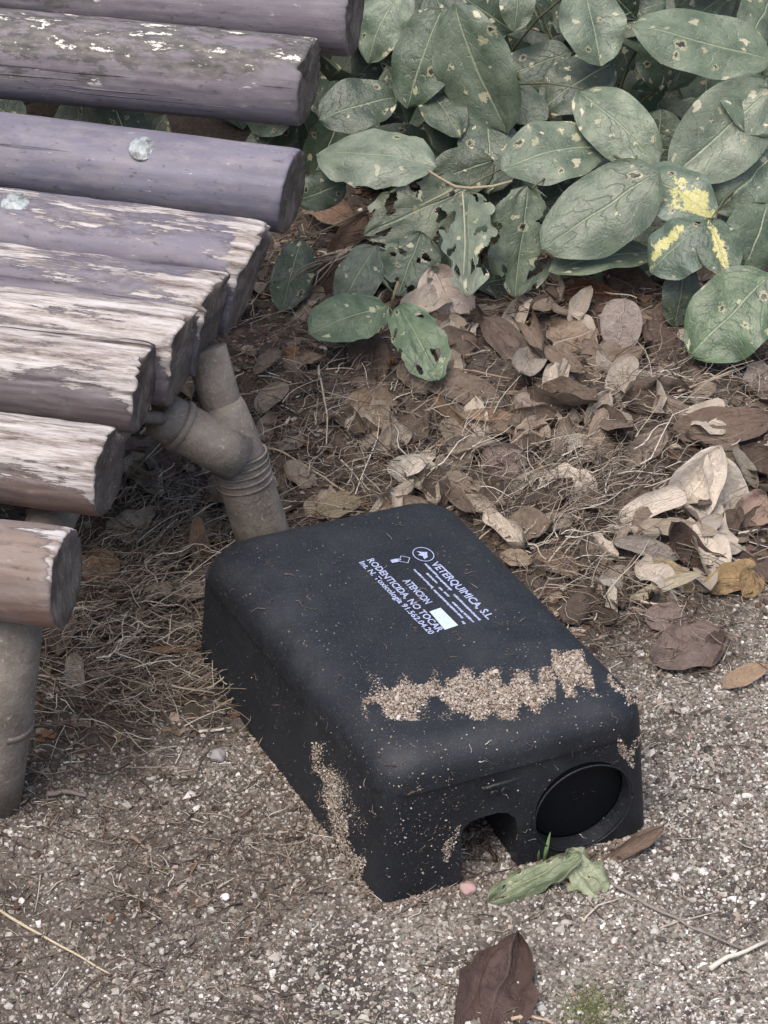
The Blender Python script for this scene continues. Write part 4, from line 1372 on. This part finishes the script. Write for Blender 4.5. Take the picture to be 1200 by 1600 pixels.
def worn_line(segs, h):
    """a line of print too small and worn to be read: short uneven strokes along the segments"""
    V, Fc = [], []
    for sx, sy, ex, ey in segs:
        a, b = at(sx, sy, HT), at(ex, ey, HT)
        ln = (b - a) @ td
        x = 0.0
        while x < ln:
            w_ = random.uniform(.0009, .0019)
            lo, hi = -h * random.uniform(.30, .5), h * random.uniform(.30, .5)
            k0 = len(V)
            for dx, dy in ((0, lo), (w_, lo * random.uniform(.6, 1)), (w_, hi), (0, hi * random.uniform(.6, 1))):
                V.append(a + td * (x + dx) + tu * dy + np.array([0, 0, .00025]) - xl)
            Fc.append((k0, k0 + 1, k0 + 2, k0 + 3))
            x += w_ + random.choice((.0001, .00025, .0004))
    me = bpy.data.meshes.new('printed_text')
    me.from_pydata([tuple(v) for v in V], [], Fc)
    link('printed_text', me, M['print'], box)


worn_line([(664, 881, 682, 898), (682, 900, 708, 922), (709, 929, 748, 970)], .0022)
worn_line([(667, 896, 682, 912), (686, 918, 692, 922), (694, 925, 701, 931), (707, 941, 723, 955), (725, 958, 738, 973)], .0021)
worn_line([(647, 890, 676, 916), (678, 922, 719, 966), (722, 971, 727, 975)], .0021)
print_line('ATENCION', (634, 906), (672, 942), .0055)
print_line('RODENTICIDA, NO TOCAR', (578, 874), (688, 987), .0052)
print_line('Int. N. Toxicologia 91.562.04.20', (565, 878), (674, 991), .0044)


def flat_poly(name, pts, mat):
    me = bpy.data.meshes.new(name)
    me.from_pydata([tuple(p - xl) for p in pts], [], [tuple(range(len(pts)))])
    return link(name, me, mat, box)


flat_poly('blank_panel', [at(x, y, HT + .0003) for x, y in [(671, 955.5), (695, 984), (716, 977), (688.5, 949.5)]], M['sticker'])


def ring_print(name, c, ra, rb, w, ang=0.0, n=28):
    c = at(*c, HT + .0003)
    V = [c + td * (ra + s * w) * math.cos(t) + tu * (rb + s * w) * math.sin(t) - xl for s in (0, 1) for t in np.linspace(0, 2 * math.pi, n, endpoint=False)]
    me = bpy.data.meshes.new(name)
    me.from_pydata([tuple(v) for v in V], [], [(j, n + j, n + (j + 1) % n, (j + 1) % n) for j in range(n)])
    return link(name, me, M['print'], box)


ring_print('printed_logo', (661.5, 866), .0085, .0065, .0007)
c_ = at(661.5, 866, HT + .0003)
flat_poly('printed_logo', [c_ + td * a * .001 + tu * b * .001 for a, b in [(-6, -2.5), (-2, -1), (-1, -4), (1.5, -1.5), (5.5, -2.5), (4.5, 1), (1, 2.5), (-1, 4), (-2.5, 1.2)]], M['print'])
ring_print('printed_symbol', (632, 874), .0045, .0040, .0007, n=4)
c_ = at(616, 876, HT + .0003)
flat_poly('printed_symbol', [c_ + td * a * .001 + tu * b * .001 for a, b in [(-2, -2), (1.5, -2.6), (2.6, 1), (1.4, 5), (0, 5.2), (-1.6, 2)]], M['print'])

# grit and soil banked against the foot of the box
bp = []
for a_, b_ in ((FL, FR), (FL, BL), (FR, BR)):
    for k_ in range(1100):
        t = random.random()
        nrm_ = np.array([(b_ - a_)[1], -(b_ - a_)[0]]) / np.linalg.norm(b_ - a_)
        if nrm_ @ (xl[:2] - a_) > 0:
            nrm_ = -nrm_
        bp.append(np.array([*(a_ + (b_ - a_) * t + nrm_ * (abs(random.gauss(0, .0045)) - .0005)), random.uniform(.0005, .0022)]))
bp = np.array(bp)
V, F, C = stones(bp, rng.lognormal(math.log(.0009), .4, len(bp)).clip(.0004, .0024), pick([(.20, .165, .135, 4), (.13, .10, .08, 4), (.34, .30, .26, 2), (.50, .46, .41, .7)], len(bp), .2), .3, (.5, 1.0))
tag(link('banked_grit', mesh_np('banked_grit', V, F, C, smooth=False), M['stone']), 'dark grit banked up along the foot of the black box', 'grit', kind='stuff')

# soil crumbs stuck on the box
allV, allF, o_ = [], [], 0
for me in (lid.data, base.data):
    for v in me.vertices:
        allV.append(v.co + Vector(xl))
    for p in me.polygons:
        allF.append(tuple(i + o_ for i in p.vertices))
    o_ = len(allV)
BX = BVHTree.FromPolygons(allV, allF)


def inpoly(x, y, poly):
    c = False
    j = len(poly) - 1
    for i in range(len(poly)):
        (xi, yi), (xj, yj) = poly[i], poly[j]
        if (yi > y) != (yj > y) and x < (xj - xi) * (y - yi) / (yj - yi) + xi:
            c = not c
        j = i
    return c


def crust(poly, n, r0, pal, jitter=6, feather=.0):
    xs_, ys_ = [p[0] for p in poly], [p[1] for p in poly]
    P, Rr = [], []
    tries = 0
    while len(P) < n and tries < n * 30:
        tries += 1
        x, y = random.uniform(min(xs_), max(xs_)), random.uniform(min(ys_), max(ys_))
        if not inpoly(x + jitter * 1.6 * float(nz(np.array(x), np.array(y), .09, 21)) + random.gauss(0, jitter * .5), y + jitter * 1.6 * float(nz(np.array(x), np.array(y), .11, 22)) + random.gauss(0, jitter * .5), poly):
            continue
        h = BX.ray_cast(Vector(CAMP), Vector(ray(x, y)))
        if h[0] is None:
            continue
        r = random.lognormvariate(math.log(r0), .4)
        P.append(np.array(h[0]) + np.array(h[1]) * r * random.uniform(-.3, .5))
        Rr.append(min(r, r0 * 2.3))
    P, Rr = np.array(P).reshape(-1, 3), np.array(Rr)
    return stones(P, Rr, pick(pal, len(P), .2), .3, (.5, 1.0))


SOIL = [(.33, .28, .23, 5), (.43, .38, .325, 3), (.24, .195, .155, 4), (.56, .51, .45, .8), (.36, .27, .225, .8), (.12, .088, .066, 3)]
band = [(563, 1096), (600, 1082), (640, 1070), (690, 1068), (700, 1055), (760, 1047), (800, 1058), (835, 1058), (858, 1042), (868, 1068), (848, 1086), (842, 1112), (815, 1112), (780, 1122), (735, 1126), (720, 1108), (700, 1100), (672, 1092), (655, 1108), (650, 1126), (620, 1118), (600, 1104)]
band2 = [(862, 1018), (880, 1030), (900, 1015), (935, 1050), (930, 1066), (905, 1072), (884, 1090), (874, 1075), (880, 1052), (862, 1046)]
side1 = [(488, 1158), (500, 1165), (506, 1190), (522, 1215), (532, 1262), (552, 1305), (560, 1335), (572, 1350), (566, 1368), (540, 1352), (528, 1320), (520, 1270), (505, 1225), (492, 1195)]
sm1 = [(712, 1290), (718, 1300), (706, 1335), (694, 1345), (692, 1332), (704, 1310)]
sm2 = [(965, 1160), (985, 1158), (996, 1170), (1002, 1150), (1004, 1170), (990, 1200), (980, 1185)]
sm3 = [(948, 1052), (960, 1062), (985, 1090), (992, 1102), (980, 1098), (958, 1074)]
face = [(345, 1000), (600, 1180), (985, 1120), (1000, 1180), (960, 1290), (810, 1345), (720, 1380), (598, 1405), (400, 1170)]
top = [(350, 900), (690, 800), (960, 1060), (870, 1120), (560, 1150), (480, 1060)]
pr_ = [crust(band, 6500, .00052, SOIL, 6), crust(band, 450, .0009, SOIL, 4), crust(band, 1500, .00036, SOIL, 18), crust(band, 2400, .00024, SOIL, 30), crust(band2, 700, .00024, SOIL, 24), crust(side1, 900, .00024, SOIL, 20), crust(band2, 2400, .00052, SOIL, 6), crust(band2, 150, .0009, SOIL, 4), crust(band2, 400, .00036, SOIL, 16),
       crust(side1, 1900, .0005, SOIL, 5), crust(side1, 110, .0008, SOIL, 3), crust(side1, 500, .00036, SOIL, 12), crust(sm1, 170, .0005, SOIL, 4), crust(sm2, 320, .0005, SOIL, 5), crust(sm3, 260, .0005, SOIL, 5)]
V, F, C = join(pr_)
tag(link('soil_crust', mesh_np('soil_crust', V, F, C, smooth=False), M['crumb']), 'dry tan soil crusted along the front edge of the black box lid', 'soil crust', kind='stuff')
pr_ = [crust(face, 190, .0004, SOIL, 4), crust(top, 45, .00036, SOIL, 4), crust([(600, 1200), (720, 1200), (720, 1380), (600, 1400)], 130, .00045, SOIL, 3), crust([(560, 1130), (985, 1070), (985, 1130), (600, 1190)], 90, .00045, SOIL, 3)]
V, F, C = join(pr_)
# a few stuck threads
th_ = []
for i in range(150):
    poly = face if i % 3 else top
    for _ in range(40):
        x, y = random.uniform(345, 1000), random.uniform(800, 1400)
        if inpoly(x, y, poly):
            break
    h = BX.ray_cast(Vector(CAMP), Vector(ray(x, y)))
    if h[0] is None:
        continue
    nn = np.array(h[1])
    d = np.cross(nn, rng.normal(0, 1, 3))
    th_.append((np.array(h[0]) + nn * .0007, d))
tv = fibres(np.array([a for a, b in th_]), np.array([b for a, b in th_]), rng.uniform(.003, .009, len(th_)), rng.uniform(.0002, .0004, len(th_)), pick(STRAW, len(th_), .2), 5, .3)
tag(link('soil_specks', mesh_np('soil_specks', V, F, C, smooth=False), M['crumb']), 'scattered soil specks stuck on the sides of the black box', 'soil specks', kind='stuff')
tag(link('straw_threads', mesh_np('straw_threads', *tv), M['fibre']), 'short straw threads clinging to the black box', 'straw threads', kind='stuff')

# ------------------------------------------------------------------ small single things
TW = [
    ([(0, 1424), (60, 1458), (115, 1490), (172, 1522)], .0011, (.46, .38, .27), 'pale straw stalk on the gravel in the lower left corner', 'dry_stalk', 'dry stalk'),
    ([(948, 1376), (1010, 1412), (1080, 1448), (1158, 1482)], .0013, (.22, .19, .17), 'grey twig on the gravel right of the wilted leaf', 'twig', 'twig'),
    ([(1110, 1512), (1150, 1492), (1200, 1470)], .0019, (.56, .52, .44), 'whitish grass blade on the gravel at the right edge', 'dry_stalk', 'dry stalk'),
    ([(1060, 612), (1110, 592), (1160, 574), (1210, 555)], .0013, (.36, .28, .20), 'tan stalk rising to the right edge under the lowest bush leaf', 'dry_stalk', 'dry stalk'),
    ([(1005, 583), (1030, 590), (1062, 602)], .0014, (.48, .41, .31), 'short pale straw piece above the shredded whitish leaf', 'dry_stalk', 'dry stalk'),
    ([(410, 696), (445, 708), (490, 736), (540, 768)], .0011, (.38, .30, .22), 'thin bent root right of the bench post', 'dry_root', 'root'),
    ([(497, 572), (504, 610), (512, 650), (510, 695)], .0010, (.40, .35, .26), 'upright dry stalk with a ragged tip left of the sprig', 'dry_stalk', 'dry stalk'),
    ([(690, 573), (740, 580), (800, 592)], .0013, (.28, .20, .14), 'brown stalk lying below the lower sprig leaf', 'dry_stalk', 'dry stalk'),
    ([(310, 1143), (335, 1140), (362, 1137)], .0014, (.60, .56, .49), 'short whitish stalk against the left side of the black box', 'dry_stalk', 'dry stalk'),
    ([(70, 1240), (100, 1238), (135, 1243)], .0022, (.19, .155, .14), 'weathered splinter on the gravel by the front bench leg', 'wood_splinter', 'splinter'),
    ([(1000, 940), (1030, 945), (1070, 947)], .0011, (.55, .48, .37), 'pale straw lying level beside the black box', 'dry_stalk', 'dry stalk'),
    ([(700, 870), (745, 845), (775, 820)], .0010, (.36, .29, .21), 'thin stalk leaning at the back right corner of the black box', 'dry_stalk', 'dry stalk'),
    ([(800, 1592), (830, 1588), (865, 1600)], .0013, (.40, .31, .22), 'curved root fibre at the foot of the dark veined leaf', 'dry_root', 'root'),
    ([(40, 1050), (75, 1058), (120, 1062), (150, 1075)], .0010, (.44, .36, .28), 'thin stalk beside the small greyish leaf', 'dry_stalk', 'dry stalk'),
    ([(1030, 1450), (1060, 1440), (1120, 1425)], .0008, (.38, .33, .28), 'fine pale stalk above the grey twig', 'dry_stalk', 'dry stalk'),
    ([(910, 1440), (935, 1415), (965, 1405)], .0008, (.45, .40, .33), 'fine curved stalk below the wilted leaf', 'dry_stalk', 'dry stalk'),
]
for pts, r, col, lab, nm_, cat in TW:
    P = []
    for i, (x, y) in enumerate(pts):
        g = ground(x, y)
        P.append(at(x, y, g[2] + r * 1.5 + (.010 if y < 1000 else .001)))
    P2 = []
    for i in range(len(P) - 1):
        for t in (0, .33, .66):
            P2.append(P[i] * (1 - t) + P[i + 1] * t + rng.normal(0, r * .35, 3))
    P2.append(P[-1])
    loc = np.mean(P2, 0)
    o = tube_obj(nm_, P2, [r * (1 - .5 * i / len(P2)) for i in range(len(P2))], M['twig'], None, loc, 7, col)
    o.location = loc
    tag(o, lab, cat, 'loose stalks and twigs on the ground')

# the frayed pale fibres beside the bench logs
fp = []
c0 = at(560, 385, .045)
for i in range(14):
    a = at(548 + random.gauss(0, 4), 388 + random.gauss(0, 4), .05)
    b = at(465 + random.gauss(0, 12), 425 + random.gauss(0, 14), .035)
    fp.append((a, b - a))
tv = fibres(np.array([a for a, b in fp]), np.array([b for a, b in fp]), np.array([np.linalg.norm(b) * random.uniform(.75, 1.1) for a, b in fp]), rng.uniform(.0006, .0013, len(fp)), pick([(.40, .33, .27, 1), (.30, .24, .19, 1)], len(fp)), 6, .12)
tag(link('frayed_stalk', mesh_np('frayed_stalk', *tv), M['fibre']), 'frayed pale stalk splitting into strands beside the bench log ends', 'frayed stalk')

# pebbles told apart
for px, py, r, col, lab in [(731, 1393, 13, (.38, .255, .235), 'pink pebble before the slot of the black box'), (340, 1185, 13, (.30, .28, .28), 'grey rough stone on the gravel left of the black box'), (352, 1404, 7, (.72, .69, .65), 'white pebble on the gravel left of the box corner')]:
    P = ground(px, py)
    d = np.linalg.norm(P - CAMP)
    bm = bmesh.new()
    bmesh.ops.create_icosphere(bm, subdivisions=3, radius=r / FPX * d)
    for v in bm.verts:
        q = v.co.normalized()
        v.co *= 1 + .18 * float(nz(np.array(q.x * 2 + q.z), np.array(q.y * 2 - q.z), 2.2, px % 90)) 
        v.co.z *= .7
    me = bpy.data.meshes.new('pebble')
    bm.to_mesh(me)
    bm.free()
    me.polygons.foreach_set('use_smooth', [True] * len(me.polygons))
    me.attributes.new('col', 'FLOAT_COLOR', 'POINT').data.foreach_set('color', np.tile([*col, 1.0], len(me.vertices)).astype(np.float32))
    o = link('pebble', me, M['pebble'])
    o.location = P + np.array([0, 0, r / FPX * d * .45])
    tag(o, lab, 'pebble', 'larger pebbles on the gravel')

# grass: two blades at the hole, and a tuft of moss at the bottom
gb = empty('grass_shoot', ground(860, 1345), 'two short green grass blades sprouting before the round hole', 'grass')
for a, b in [((842, 1345), (838, 1300)), ((850, 1345), (860, 1300))]:
    A, B = at(*a, .002), at(*b, .024)
    tube_obj('blade', [A, (A + B) / 2, B], [.0014, .0016, .0002], M['twig'], gb, np.array(gb.location), 5, (.16, .24, .10))
mp = []
c0 = ground(925, 1580)
n = 900
x, y = c0[0] + rng.normal(0, .010, n), c0[1] + rng.normal(0, .012, n)
a = rng.uniform(0, 6.28, n)
D = np.stack([np.cos(a) * .7, np.sin(a) * .7, np.ones(n)], 1)
tv = fibres(np.stack([x, y, gz(x, y) + .0003], 1), D, rng.uniform(.0015, .004, n), rng.uniform(.0002, .0004, n), pick([(.22, .25, .10, 2), (.32, .34, .16, 1), (.14, .16, .07, 1)], n), 4, .3)
tag(link('moss', mesh_np('moss', *tv), M['fibre']), 'small tuft of yellow green moss on the gravel at the bottom', 'moss', kind='stuff')
